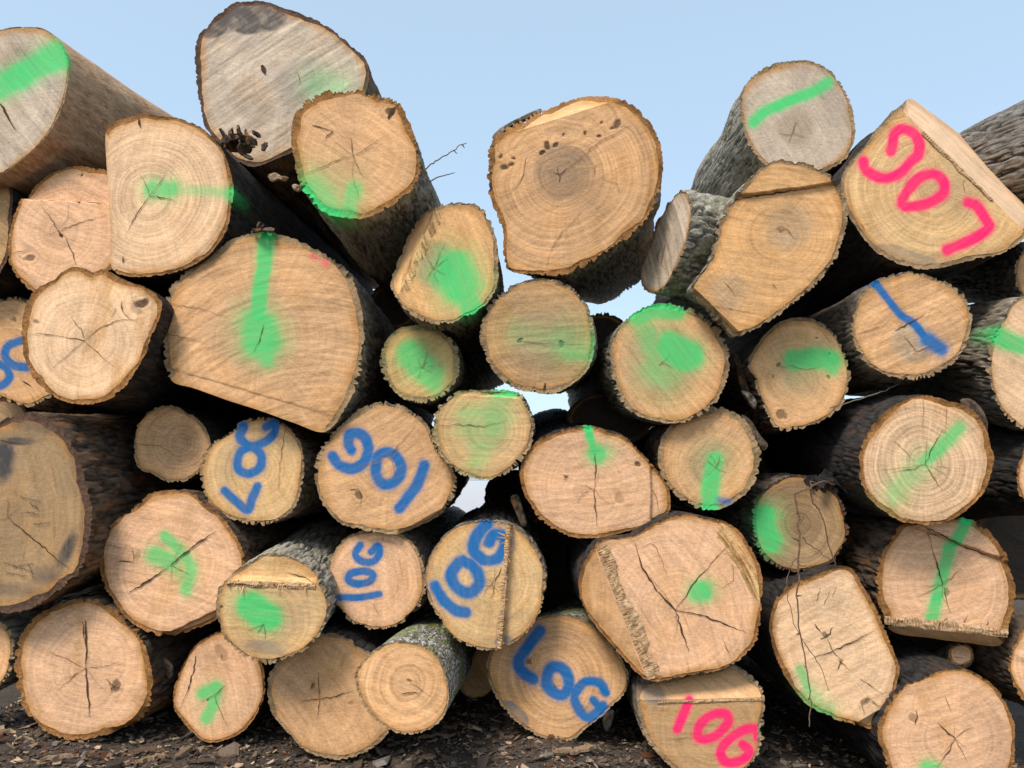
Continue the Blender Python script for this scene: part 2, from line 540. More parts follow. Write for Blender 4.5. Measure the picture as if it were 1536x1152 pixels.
def L(key, label, out, pith, d=0.0, vp=(795, 712), bark='furrow', rim='tan', bt=9, tone='tan', paint='', cracks='', star=(0, 0, 0),
      heart=(), stain=(), knots=(), torn=(), steps=(), chords=(), hinges=(), flats=(), saw=0.5, sawamt=0.5, ringamt=0.5, rayamt=0.35, warm=0.4,
      hcol=(0.30, 0.215, 0.14), scol=(0.17, 0.14, 0.12), length=3.0, taper=0.88, axis=None, parent=None, name='log', npl=0.5, nar=N_AROUND,
      rings=72, bdepth=None, flare=0.0, ragged=1.0):
    seed = sum(ord(c) * (i + 3) for i, c in enumerate(key)) % 977
    rng = np.random.default_rng(seed)
    pith = np.array(pith, float)
    o_px = curve(pts(out), nar)
    if axis is None:
        axis = unit(rays([vp])[0])
    else:
        axis = unit(axis)
    n = -unit(npl * axis + (1 - npl) * np.array([0, 1.0, 0]))
    C = at_y([pith], d)[0]
    strokes = parse_paint(paint)
    # chord planes (felling notches): surface beyond the chord slopes back
    ch = []
    for (p, q, ang) in chords:
        p, q = np.array(p, float), np.array(q, float)
        P, Q = on_plane([p], C, n)[0], on_plane([q], C, n)[0]
        cd = unit(Q - P)
        o = np.cross(cd, n)
        if o @ (C - P) > 0:
            o = -o
        a = math.radians(ang)
        dirv = math.cos(a) * o + math.sin(a) * (-n)
        nn = unit(np.cross(cd, dirv))
        nr = np.array([-(q - p)[1], (q - p)[0]])
        if nr @ (pith - p) > 0:
            nr = -nr
        ch.append((p, unit(nr), P, nn))

    stp = []
    for (p, q, h, w) in steps:
        p, q = np.array(p, float), np.array(q, float)
        nr = np.array([-(q - p)[1], (q - p)[0]])
        if nr @ (pith - p) > 0:
            nr = -nr
        stp.append((p, unit(nr), h, w))

    def surf(p, which=None):
        """pixel -> world point on the log's end surface"""
        X = on_plane(p, C, n)
        for k, (cp, cn, P, nn) in enumerate(ch):
            s = (p - cp) @ cn
            m = s > 0
            if m.any():
                X[m] = on_plane(p[m], P, nn)
        for (sp, sn, h, w) in stp:
            s = (p - sp) @ sn + 2.0 * n2(p, 0.08, seed + 5, 2)
            X = X + axis * (h * sstep(0, w, s))[:, None]
        return X

    e1 = unit(np.cross(np.array([0, 0, 1.0]), -n)) * -1
    e1 = e1 if e1[0] > 0 else -e1
    e2 = np.cross(e1, n)
    e2 = e2 if e2[2] > 0 else -e2
    # bark thickness in px, zero along sawn flats
    flat = np.zeros(nar)
    for (p, q) in flats:
        dd = seg_dist(o_px, np.array(p, float), np.array(q, float))
        flat = np.maximum(flat, 1 - sstep(4, 9, dd))
    depth, freq, stretch, teeth = BARK_FORM[bark]
    if bdepth is not None:
        depth = bdepth
    depth *= min(1.0, 0.35 + 0.65 * ragged)
    th = bt * np.clip(0.95 + 0.85 * n2(o_px, 0.022, seed, 3), 0.25, 2) * (1 - flat)
    dirp = o_px - pith
    lenp = np.linalg.norm(dirp, axis=1)
    w_px = o_px - dirp / lenp[:, None] * th[:, None]
    w_px = w_px + dirp / lenp[:, None] * (1.2 * n2(o_px, 0.12, seed + 9, 2) * (1 - flat))[:, None]
    # base for the root empty: lowest point of the end outline
    O3 = surf(o_px)
    W3 = surf(w_px)
    base = O3[np.argmin(O3[:, 2])].copy()
    if parent is None:
        root = empty(name, base)
        tag(root, label, 'log', GROUP)
        org = base
    else:
        root = empty(name, base - parent['_o'])
        root.parent = parent['root']
        org = base
    LOGS[key] = {'root': root, '_o': org, 'surf': surf, 'axis': axis, 'n': n, 'C': C}
    wm = wood_mat(seed, tone, hcol, saw, sawamt, ringamt, warm, scol, rayamt)
    rad = np.linalg.norm(W3 - C, axis=1)

    def attribs(p, t, r):
        mask = np.zeros((len(p), 4))
        mask[:, 0] = ell_at(p, heart, seed + 1)
        mask[:, 1] = ell_at(p, stain, seed + 2)
        for (a, b, hw) in torn:
            dd = seg_dist(p, np.array(a, float), np.array(b, float)) / hw + 0.35 * n2(p, 0.12, seed + 3, 2)
            mask[:, 2] = np.maximum(mask[:, 2], 1 - sstep(0.75, 1.05, dd))
        kn = np.zeros(len(p))
        for (x, y, rr, op) in knots:
            ka = (x * 0.37 + y * 0.11) % 3.14
            kx, ky = p[:, 0] - x, p[:, 1] - y
            dd = np.hypot(kx * math.cos(ka) + ky * math.sin(ka), 1.6 * (-kx * math.sin(ka) + ky * math.cos(ka))) / (1.15 * rr) + 0.55 * n2(p, 1.1 / rr, seed + 4, 3)
            kn = np.maximum(kn, op * (1 - sstep(0.55, 1.0, dd)))
            kn = np.maximum(kn, (0.22 * op if rr > 8 else 0) * np.exp(-((dd - 1.5) / 0.15) ** 2))
        mask[:, 3] = kn
        ring = np.zeros((len(p), 4))
        wob = 0.020 * n2(p, 0.014, seed + 6, 2)
        ring[:, 0] = r + wob
        for (x, y, rr, op) in knots:
            ring[:, 0] += 0.03 * np.exp(-(np.hypot(p[:, 0] - x, p[:, 1] - y) / (2.2 * rr)) ** 2)
        ring[:, 1] = t
        ring[:, 3] = 1
        return {'mask': mask, 'ring': ring, 'paint': paint_at(p, strokes, seed + 8)}

    def relief(p, X, attr):
        """small real relief of the sawn surface"""
        ca, sa = math.cos(saw), math.sin(saw)
        u = p[:, 0] * ca + p[:, 1] * sa
        v = -p[:, 0] * sa + p[:, 1] * ca
        rl = 0.0009 * fbm(np.stack([u * 0.02, v * 0.16, np.zeros_like(u)], 1), seed + 12, 2) * (0.5 + sawamt)
        rl = rl + 0.0022 * n2(p, 0.018, seed + 13, 2)
        tm = attr['mask'][:, 2]
        if tm.max() > 0:
            rl = rl + tm * 0.006 * fbm(np.stack([u * 0.08, v * 0.3, np.zeros_like(u)], 1), seed + 14, 3)
        rl = rl - 0.004 * attr['mask'][:, 3]
        return X - axis * rl[:, None]

    # ---- cut face: polar sheet round the pith, clipped at the chords
    tclip = np.ones(nar)
    for (cp, cn, P, nn) in ch:
        a = (pith - cp) @ cn
        b = (w_px - cp) @ cn
        tt = np.where(b > 0, a / (a - b), 1.0)
        tclip = np.minimum(tclip, tt)
    f_px = pith + (w_px - pith) * tclip[:, None]
    tv = np.linspace(0, 1, rings) ** 0.8
    P2 = pith + tv[:, None, None] * (f_px - pith)[None]
    P2 = P2.reshape(-1, 2)
    T = (tv[:, None] * tclip[None]).reshape(-1)
    R = (tv[:, None] * (rad * tclip)[None]).reshape(-1)
    X = on_plane(P2, C, n)
    for (sp, sn, h, w) in stp:
        s = (P2 - sp) @ sn + 2.0 * n2(P2, 0.08, seed + 5, 2)
        X = X + axis * (h * sstep(0, w, s))[:, None]
    at = attribs(P2, T, R)
    edge = (1 - np.repeat(tv, nar) ** 24)
    X = X + (relief(P2, X, at) - X) * edge[:, None]
    uv = np.stack([(X - C) @ e1, (X - C) @ e2], 1)
    quads = grid_quads(rings, nar, True)
    mi = np.zeros(len(quads), int)
    # cracks: narrow dark slits
    cv, cq, cm = [], [], []
    allc = []
    for ln in cracks.split(';'):
        if ln.strip():
            w, q = ln.split(':')
            allc.append((float(w), pts(q)))
    if star[0] and len(allc) >= 3:
        star = (3, star[1], 0.8)
    if star[0]:
        a0 = rng.uniform(0, 6.28)
        for k in range(star[0]):
            an = a0 + 6.283 * k / star[0] + rng.normal(0, 0.25)
            i = int((an / 6.283) * nar) % nar
            vec = (f_px[i] - pith) * star[1] * rng.uniform(0.45, 1.0)
            mid = pith + vec * 0.5 + rng.normal(0, 2.5, 2)
            allc.append((star[2] * rng.uniform(0.7, 1.1), np.array([pith, mid, pith + vec])))
    nv = len(X)
    for (w, q) in allc:
        jq = jag(q, rng, 5.0, 0.7)
        k = len(jq)
        if k < 2:
            continue
        tg = np.gradient(jq, axis=0)
        nr = np.stack([-tg[:, 1], tg[:, 0]], 1)
        nr /= np.maximum(1e-6, np.linalg.norm(nr, axis=1))[:, None]
        u = np.linspace(0, 1, k)
        prof = w * 0.31 * np.minimum(1, np.minimum((u + 0.30) * 1.6, (1 - u) * 1.9 + 0.12)) * (1 + 0.25 * rng.normal(0, 1, k))
        prof = np.maximum(prof, 0.2)
        A = on_plane(jq + nr * prof[:, None], C, n)
        B = on_plane(jq - nr * prof[:, None], C, n)
        for (sp, sn, h, ww) in stp:
            for Z in (A, B):
                Z += axis * (h * sstep(0, ww, (jq - sp) @ sn))[:, None]
        A = A - axis * 0.0035
        B = B - axis * 0.0035
        idx = nv + sum(len(z) for z in cv)
        cv.append(np.stack([A, B], 1).reshape(-1, 3))
        ii = idx + 2 * np.arange(k - 1)
        cq.append(np.stack([ii, ii + 1, ii + 3, ii + 2], 1))
        cm.append(np.full(k - 1, 1 if w >= 1.9 else 2))
    if cv:
        cvv = np.vstack(cv)
        cqq = np.vstack(cq)
        X = np.vstack([X, cvv])
        uv = np.vstack([uv, np.zeros((len(cvv), 2))])
        for kk in at:
            at[kk] = np.vstack([at[kk], np.zeros((len(cvv), 4))])
        quads = np.vstack([quads, cqq])
        mi = np.concatenate([mi, np.concatenate(cm)])
    link('cut_face', mesh_from('cut_face', X - org, quads, [wm, CRACK, HAIR], mi, True, at, uv), root)

    nm_ = wood_mat(seed + 3, {'tan': 'straw', 'brown': 'tan', 'pink': 'tan', 'straw': 'pale'}.get(tone, tone), hcol, saw + 0.5, 0.45, 0.08, 0.15, scol, 0.05) if chords else None
    # ---- notch faces beyond the chords
    for (cp, cn, P, nn) in ch:
        b = (w_px - cp) @ cn
        idx = np.where(b > 0.2)[0]
        if len(idx) < 3:
            continue
        gaps = np.where(np.diff(idx) > 1)[0]
        if len(gaps):
            idx = np.concatenate([idx[gaps[0] + 1:], idx[:gaps[0] + 1]])
        a = (pith - cp) @ cn
        t0 = a / (a - b[idx])
        m = 16
        s = np.linspace(0, 1, m)
        tt = t0[None] + (1 - t0[None]) * s[:, None]
        Q2 = pith + tt[..., None] * (w_px[idx] - pith)[None]
        Q2 = Q2.reshape(-1, 2)
        Y = on_plane(Q2, P, nn)
        at2 = attribs(Q2, np.minimum(tt.reshape(-1), 0.96), (tt * rad[idx][None]).reshape(-1))
        rl = 0.004 * fbm(np.stack([Q2[:, 0] * 0.05, Q2[:, 1] * 0.05, np.zeros(len(Q2))], 1), seed + 40, 3)
        ed = np.repeat(np.sin(np.pi * s) ** 0.5, len(idx))
        Y = Y - axis * (rl * ed)[:, None]
        uv2 = np.stack([(Y - C) @ e1, (Y - C) @ e2], 1)
        link('notch_face', mesh_from('notch_face', Y - org, grid_quads(m, len(idx), False), [nm_], None, True, at2, uv2), root)

    # ---- torn hinge strips
    for (p, q, w, hgt) in hinges:
        p, q = np.array(p, float), np.array(q, float)
        ln = np.linalg.norm(q - p)
        nu, nw = int(ln * 0.9), 14
        nr = np.array([-(q - p)[1], (q - p)[0]]) / ln
        if nr @ (pith - p) < 0:
            nr = -nr
        U, V = np.meshgrid(np.linspace(0, 1, nu), np.linspace(0, 1, nw), indexing='ij')
        U, V = U.ravel(), V.ravel()
        wv = w * (0.85 + 0.35 * fbm(np.stack([U * ln * 0.05, U * 0, U * 0], 1), seed + 51, 2))
        H2 = p + U[:, None] * (q - p) + (V * wv)[:, None] * nr
        H3 = on_plane(H2, C, n)
        for (sp, sn, h, ww) in stp:
            H3 = H3 + axis * (h * sstep(0, ww, (H2 - sp) @ sn))[:, None]
        fibre = 0.45 + 0.8 * fbm(np.stack([U * ln * 0.13 + V * 1.6, V * 0.8, U * 0], 1), seed + 52, 4) + 0.6 * fbm(np.stack([U * ln * 0.05, V * 2.2, U * 0 + 2], 1), seed + 53, 2)
        ed = np.sin(np.pi * np.clip(V, 0.02, 0.98)) ** 0.6
        H3 = H3 - axis * (0.003 + hgt * 0.6 * np.clip(fibre, 0, 1.6) * ed)[:, None]
        hv, hq = [H3], [grid_quads(nu, nw, False)]
        cnt = len(H3)
        huv = [np.stack([U * ln / 100, V * w / 100], 1)]
        for k in range(int(ln * 0.13) if w > 6 else 0):
            u = rng.uniform(0.01, 0.99)
            a = p + u * (q - p) + nr * w * rng.uniform(0.0, 0.95)
            b = a + nr * rng.uniform(5, 20) * rng.choice([-0.2, 0.8, 0.6]) + (q - p) / ln * rng.normal(0, 5)
            A3, B3 = on_plane([a, b], C, n)
            lift = hgt * rng.uniform(0.6, 1.6)
            A3 = A3 - axis * 0.002
            B3 = B3 - axis * lift
            sd = unit(q - p)
            wd = on_plane([a + sd * rng.uniform(0.8, 2.0)], C, n)[0] - on_plane([a], C, n)[0]
            hv.append(np.array([A3 - wd, A3 + wd, B3 + wd * 0.15, B3 - wd * 0.15]))
            hq.append(np.array([[0, 1, 2, 3]]) + cnt)
            huv.append(np.full((4, 2), rng.uniform(0, 3)))
            cnt += 4
        hx = np.vstack(hv)
        hxq = np.vstack(hq)
        link('torn_hinge', mesh_from('torn_hinge', hx - org, hxq, [TORN], None, True, None, np.vstack(huv)), root)

    # ---- bark: end rim and body
    rows = np.concatenate([np.linspace(0, 0.10, 14), np.geomspace(0.108, 1.0, 34)])
    off = O3 - C
    offp = off - axis * (off @ axis)[:, None]
    Cend = C + axis * length
    E3 = Cend + taper * offp
    E3 = E3 + (unit([1, 0, 0]) * 0)
    V3 = O3[None] + rows[:, None, None] * (E3 - O3)[None]
    hlen = np.maximum(1e-6, np.linalg.norm(offp, axis=1))
    nor = offp / hlen[:, None]
    zz = rows[:, None] * length + (off @ axis)[None] * (1 - rows[:, None])
    px = offp @ e1
    py = offp @ e2
    ones = np.ones_like(zz)
    G = np.stack([ones * px[None] * freq, ones * py[None] * freq, zz * freq / stretch], -1)
    warp = 0.9 * vnoise(G * 0.35, seed + 60)
    n1 = fbm(G + warp[..., None], seed + 61, 2)
    groove = np.clip(np.abs(n1) * 4.2, 0, 1)
    detail = fbm(G * 2.7, seed + 62, 2)
    lump = fbm(np.stack([ones * px[None] * 5, ones * py[None] * 5, zz * 2.2], -1), seed + 63, 2)
    dmod = np.clip(0.8 + 1.3 * fbm(np.stack([ones * px[None] * 7, ones * py[None] * 7, zz * 1.5], -1), seed + 70, 2), 0.15, 1.7)
    disp = (-depth * (1 - groove) + depth * 0.35 * detail + depth * 0.25) * dmod
    disp = disp + 0.022 * lump * sstep(0, 0.08, rows)[:, None] * (0.4 if bark == 'smooth' else 1)
    if flare:
        disp = disp + flare * sstep(0.0, 0.25, rows)[:, None]
    disp = disp * (1 - flat)[None]
    tooth = teeth * ragged * 0.0042 * fbm(np.stack([px * 95, py * 95, px * 0], 1), seed + 64, 2) * (1 - flat)
    disp[0] += tooth
    # ragged rim: bark ends a little before or behind the saw plane
    V3 = V3 + nor[None] * disp[..., None]
    V3[0] += axis * (0.006 * np.clip(fbm(np.stack([px * 40, py * 40, px * 0], 1), seed + 65, 2), -0.3, 1) * (1 - flat))[:, None]
    nrow = len(rows)
    body = V3.reshape(-1, 3)
    # rim rings
    m = 5
    s = np.linspace(0, 1, m)
    rim3 = W3[None] + s[:, None, None] * (V3[0] - W3)[None]
    nz = 0.004 * fbm(np.stack([np.repeat(px[None], m, 0) * 120, np.repeat(py[None], m, 0) * 120, np.repeat(s[:, None], nar, 1) * 4], -1), seed + 66, 2)
    bulge = np.sin(np.pi * s)[:, None] * (1 - flat)[None]
    rim3 = rim3 + axis * ((nz + 0.002) * bulge)[..., None]
    rimv = rim3.reshape(-1, 3)
    endc = (Cend + axis * 0.0)[None]
    allv = np.vstack([body, rimv, E3[None].reshape(-1, 3), endc])
    q1 = grid_quads(nrow, nar, True)
    q2 = grid_quads(m, nar, True, len(body))
    eb = len(body) + len(rimv)
    ii = np.arange(nar)
    q3 = np.stack([(nrow - 1) * nar + ii, (nrow - 1) * nar + (ii + 1) % nar, np.full(nar, eb + nar), np.full(nar, eb + nar)], 1)
    q3 = q3[:, :3]
    mi1 = np.where(np.tile(flat > 0.5, nrow - 1), 2, 0)
    mi2 = np.where(np.tile(flat > 0.5, m - 1), 2, 1)
    gcol = np.zeros((len(allv), 4))
    gcol[:, 3] = 1
    gg = np.clip(groove * 0.8 + 0.2 + 0.35 * detail, 0, 1)
    gcol[:len(body), 0] = gg.ravel()
    gcol[len(body):, 0] = 0.6
    pc = np.zeros((len(allv), 4))
    if strokes:
        near = 12 * nar
        k_ = 2 if bark == 'smooth' else 12
        pc[:near] = paint_at(np.tile(o_px, (12, 1)), strokes, seed + 8)
        pc[:near, :3] *= np.repeat(np.clip(np.linspace(1, 1 - 12 / k_, 12), 0, 1), nar)[:, None]
        rp = (w_px[None] + s[:, None, None] * (o_px - w_px)[None]).reshape(-1, 2)
        pc[len(body):len(body) + len(rimv)] = paint_at(rp, strokes, seed + 8)
    # quads only mesh: close the far end with a ring of thin quads to the centre
    far = np.vstack([E3 * 0 + Cend])
    allv = np.vstack([body, rimv, far])
    gcol = gcol[:len(body) + len(rimv)]
    pc = pc[:len(body) + len(rimv)]
    gcol = np.vstack([gcol, np.ones((nar, 4))])
    pc = np.vstack([pc, np.zeros((nar, 4))])
    fb = len(body) + len(rimv)
    q3 = np.stack([(nrow - 1) * nar + ii, (nrow - 1) * nar + (ii + 1) % nar, fb + (ii + 1) % nar, fb + ii], 1)
    quads = np.vstack([q1, q2, q3])
    mi = np.concatenate([mi1, mi2, np.full(nar, 2)])
    link('bark', mesh_from('bark', allv - org, quads, [BARK[bark], RIM[rim], SIDEWOOD], mi, True, {'bark': gcol, 'paint': pc}), root)
    return root


def tube_mesh(P, r, mat, sides=7):
    """tapered tube along 3-D points P with radii r"""
    P = np.asarray(P, float)
    k = len(P)
    tg = np.gradient(P, axis=0)
    v = []
    for i in range(k):
        t = unit(tg[i])
        a = unit(np.cross(t, [0.31, 0.92, 0.22]))
        b = np.cross(t, a)
        for j in range(sides):
            an = 6.2832 * j / sides
            v.append(P[i] + r[i] * (math.cos(an) * a + math.sin(an) * b))
    return np.array(v), grid_quads(k, sides, True)


def tubes(name, specs, mat, org, parent=None):
    vs, qs, c = [], [], 0
    for P, r in specs:
        v, q = tube_mesh(P, r, mat)
        vs.append(v - org)
        qs.append(q + c)
        c += len(v)
    return link(name, mesh_from(name, np.vstack(vs), np.vstack(qs), [mat], None, True), parent)


def path3(s, ys, rng, sub=4, amp=0.003):
    p = pts(s)
    ys = np.interp(np.linspace(0, 1, len(p)), np.linspace(0, 1, len(ys)), ys)
    X = np.array([at_y([p[i]], ys[i])[0] for i in range(len(p))])
    out = []
    for i in range(len(X) - 1):
        for j in range(sub):
            out.append(X[i] + (X[i + 1] - X[i]) * j / sub + (rng.normal(0, amp, 3) if j else 0))
    out.append(X[-1])
    return np.array(out)


def slab(name, poly, y0, thick, mats, parent=None, org=np.zeros(3), lean=0.0, rough=0.006, seed=1, n=40):
    """a bark or wood fragment: rounded outline with real thickness and rough faces"""
    o = curve(pts(poly), n)
    c = o.mean(0)
    tv = np.linspace(0, 1, 8)
    P2 = (c + tv[:, None, None] * (o - c)[None]).reshape(-1, 2)
    zmid = at_y([c], y0)[0]
    nrm = unit(np.array([0, 1, lean]))
    X = on_plane(P2, zmid, nrm)
    e = np.repeat(1 - tv ** 6, n)
    rl = rough * n2(P2, 0.15, seed, 3)
    fr = X - nrm * ((thick * 0.5 * e) + rl * e)[:, None]
    bk = X + nrm * ((thick * 0.5 * e) + rl * e)[:, None]
    q = grid_quads(8, n, True)
    v = np.vstack([fr, bk]) - org
    qq = np.vstack([q, q[:, ::-1] + len(fr)])
    gc = np.ones((len(v), 4))
    gc[:, 0] = np.clip(0.55 + n2(np.vstack([P2, P2]), 0.2, seed + 1, 2), 0, 1)
    return link(name, mesh_from(name, v, qq, mats, None, False, {'bark': gc, 'paint': np.zeros((len(v), 4))}), parent)

# ================================================================== THE PILE
# ---- top row
L('beech', 'smooth-barked beech log at the upper left, its face crossed by a broad green stripe',
  '40,40 62,42 80,52 93,68 101,88 103,110 99,140 89,170 73,200 50,225 25,246 0,262 -30,272 -60,268 -82,240 -90,200 -86,150 -70,105 -45,70 -10,47',
  (5, 150), 0.0, (1100, 690), 'smooth', 'tan', 3, 'grey', 'g 40 .95 .35: -20,138 25,118 60,96 92,86; g 44 .9 .3: 74,88 90,80',
  '6: 0,155 8,168 17,184 24,195', length=2.3, taper=0.80, heart=((25, 95, 38, 26, -30, .45, .5), (-20, 190, 40, 30, 20, .3, .6)), saw=0.9, sawamt=0.7, ringamt=0.3, npl=0.55, flare=-0.01)
L('greytop', 'big weathered grey log topping the pile, a dark patch along its upper rim',
  '293,75 297,55 310,40 330,20 352,4 380,1 402,2 420,10 445,18 470,28 495,42 515,58 535,75 550,92 554,112 549,138 535,170 510,200 475,216 441,227 415,238 382,250 352,240 326,216 308,190 299,150 293,110',
  (425, 120), 0.30, (795, 690), 'brown', 'dark', 7, 'grey', 'g 44 .38 .6: 478,128 500,130',
  '9: 393,98 398,112; 1.5: 440,118 446,108 452,128', heart=((447, 118, 38, 34, 0, .5, .35), (385, 165, 32, 24, 20, .40, .3)),
  stain=((378, 24, 50, 27, 4, .88, .10), (322, 38, 26, 18, -38, .85, .10)), saw=-0.6, sawamt=0.9, ringamt=0.35, warm=0.1, ragged=0.5, hcol=(0.27, 0.22, 0.18), scol=(0.075, 0.062, 0.056))
L('halfround', 'pale half-round log, flat on its left side, green dash from centre to right',
  '158,205 160,192 172,182 190,176 215,170 240,174 270,178 300,190 320,208 335,228 346,258 350,285 347,310 342,340 330,362 310,385 285,400 255,410 215,415 185,413 169,404 166,350 162,280',
  (225, 293), -0.03, (795, 650), 'dark', 'rust', 7, 'pale', 'g 28 .85 .5: 228,283 258,283; g 15 .5 .5: 262,284 346,289; g 22 .8 .4: 344,290 384,300',
  '2: 225,294 208,318 195,340 188,352; 1.5: 225,294 218,275 210,262; 2: 225,294 245,297 262,301; 1.4: 225,294 240,275 250,252; 5: 209,178 211,192; 3: 185,384 185,396',
  flats=(((158, 207), (168, 402)),), saw=1.55, sawamt=0.25, ringamt=0.85, warm=0.35, rayamt=0.25, stain=((228, 345, 9, 55, 0, .0, .5),), taper=1.05)
L('curl', 'round log with rust-red rim and green spray low left, overlapping the weathered grey log',
  '437,194 441,174 456,156 481,142 505,135 533,135 557,141 578,147 597,153 609,172 620,200 628,229 631,253 624,274 609,292 588,307 567,319 543,328 519,326 495,323 474,309 458,288 447,264 441,236 437,215',
  (530, 234), -0.16, (795, 700), 'grey', 'rust', 11, 'tan', 'g 48 .7 .6: 472,282 492,312; g 28 .75 .5: 530,285 520,320; g 60 .22 .7: 500,285; g 30 .95 .5: 458,288 475,312 505,325',
  '1.6: 530,234 526,205; 1.8: 530,234 500,243 458,262; 1.4: 530,234 550,222 575,205; 1.4: 530,234 545,268; 2.2: 468,188 490,194 500,200; 3: 500,196 488,208; 7: 582,178 586,168 598,160',
  knots=((586, 168, 9, .9),), star=(9, .75, 0.9), saw=0.6, sawamt=0.45, ringamt=0.4, warm=0.25, taper=1.0)
L('bigtop', 'large top middle log with a slanted cut along its upper edge and insect holes',
  '736,214 748,201 764,190 790,178 812,167 849,153 874,146 901,145 929,148 950,159 971,180 985,201 992,225 994,256 988,291 974,322 953,347 926,367 894,388 867,402 839,412 804,411 780,409 762,402 756,385 754,343 745,322 736,298 733,267 734,235',
  (840, 262), -0.08, (975, 522), 'furrow', 'rust', 8, 'tan', '',
  '2: 840,262 829,258; 2.4: 840,262 850,252; 2.4: 840,262 838,274; 2: 838,262 836,250; 1.6: 850,255 900,212 963,180; 1.4: 790,235 786,260 775,281 760,292 748,296; 1.4: 872,318 842,350 828,372 820,398; 1.2: 905,270 925,275 930,290; 1.3: 894,246 892,262',
  heart=((845, 258, 43, 42, 0, .62, .18), (870, 280, 50, 34, 30, .3, .5)), chords=(((742, 208), (925, 150), 38),),
  knots=((821, 219, 7, 1), (833, 218, 5, 1), (813, 229, 5, 1), (878, 200, 4, 1), (898, 204, 4, 1), (926, 186, 7, .9), (918, 192, 4, .9), (757, 251, 7, 1), (766, 247, 5, 1), (751, 235, 4, 1), (770, 238, 3, 1), (902, 184, 3, .9), (845, 202, 3, .9)),
  saw=-0.45, sawamt=0.3, ringamt=0.85, warm=0.45, taper=0.87, hcol=(0.235, 0.165, 0.11))
L('crowned', 'pale grey round log at the top right with a single thin green stroke',
  '1167,95 1193,91 1216,92 1240,102 1255,117 1268,138 1277,162 1283,190 1280,216 1266,240 1237,257 1205,266 1170,262 1142,242 1125,219 1115,193 1111,167 1112,141 1125,119 1143,104',
  (1190, 200), 0.26, (795, 705), 'grey', 'tan', 5, 'grey', 'g 17 .97 .35: 1131,183 1150,166 1185,151 1215,140 1242,124',
  '1.5: 1188,200 1193,182; 1.5: 1188,200 1183,214; 1.2: 1178,230 1184,234', star=(7, .35, 0.9), heart=((1194, 192, 28, 32, 0, .5, .3),), saw=1.1, sawamt=0.4, ringamt=0.3, warm=0.15, ragged=0.35)
L('forked', 'orange kidney-shaped log with two grey hearts and a sawn-off side branch',
  '1141,253 1155,245 1167,241 1187,244 1216,250 1240,263 1255,276 1266,297 1271,315 1269,341 1262,367 1252,391 1232,417 1206,441 1175,467 1148,485 1115,502 1102,506 1086,490 1062,462 1036,436 1046,418 1056,405 1066,390 1074,360 1080,335 1088,315 1102,294 1118,274',
  (1165, 352), -0.14, (880, 520), 'grey', 'tan', 7, 'orange', '',
  '3.2: 1100,300 1140,293 1190,286 1224,281; 1.6: 1222,279 1253,275; 1.6: 1085,422 1096,434 1105,446; 1.6: 1163,342 1172,346 1180,344 1186,351; 1.4: 1172,338 1194,358; 1.3: 1158,425 1165,433; 1.2: 1060,457 1125,468',
  heart=((1182, 340, 34, 34, 0, .48, .35), (1092, 438, 26, 28, 20, .42, .4)), steps=(((1100, 298), (1254, 277), -0.018, 4),),
  chords=(((1042, 432), (1115, 503), 48),), saw=0.15, sawamt=0.4, ringamt=0.55, warm=0.3, hcol=(0.36, 0.285, 0.20), knots=((1172, 345, 7, .5),))
L('stub', '', '1023,287 1035,301 1037,328 1030,364 1012,405 995,433 978,440 964,430 962,405 971,374 985,336 1004,304', (998, 366), 0.00, bark='grey', rim='tan', bt=3.5,
  tone='grey', axis=(0.88, 0.50, -0.02), npl=1.0, length=0.55, taper=1.1, parent=LOGS['forked'], name='branch_stub', cracks='1.5: 998,366 992,395 1000,405; 1.5: 990,372 985,395', saw=1.25, sawamt=1.0, ringamt=0.3, warm=0.2, rings=40, nar=200, heart=((995, 385, 22, 40, 20, .4, .5),))
L('pinktop', 'wedge-topped log at the upper right with LOG sprayed sideways in pink',
  '1364,148 1390,164 1425,190 1470,224 1522,265 1548,288 1556,310 1550,340 1530,364 1496,382 1457,390 1418,400 1384,404 1361,399 1335,389 1309,373 1288,347 1272,321 1262,295 1261,272 1267,254 1283,233 1301,212 1314,194 1325,183 1338,168 1352,158',
  (1400, 285), 0.02, (800, 712), 'dark', 'tan', 6, 'straw',
  'p 17 .97 .3: 1295,242 1299,254 1314,264 1332,267 1351,259 1366,243 1378,230 1378,210 1366,197 1351,194 1341,202 1340,215 1336,227; p 17 .97 .3: 1353,301 1366,280 1382,265 1403,262 1415,274 1415,290 1397,303 1379,308 1361,310 1353,301; p 17 .97 .3: 1452,304 1465,309 1478,329 1483,342 1460,358 1421,375',
  '1.4: 1447,290 1444,276 1450,268; 1.3: 1290,335 1297,345', stain=((1345, 396, 70, 26, 12, .6, .10),), heart=((1425, 275, 60, 30, 40, .25, .6),),
  chords=(((1351, 163), (1520, 330), 50),), hinges=(((1385, 197), (1490, 300), 6, 0.010),), flats=(((1364, 148), (1545, 286)),), saw=-0.7, sawamt=0.25, ringamt=0.8, scol=(0.19, 0.15, 0.115))
L('faraway', 'grey furrowed log lying out at the right edge, only its weathered bark in view',
  '1584,220 1586,170 1602,130 1634,105 1674,100 1714,115 1739,150 1744,200 1734,250 1704,285 1664,295 1624,285 1597,260', (1662, 198), 0.75, axis=(-0.42, 1.0, 0.05), bark='ash', rim='tan', bt=7, tone='grey', length=1.3, taper=0.72, npl=1.0, bdepth=0.03)
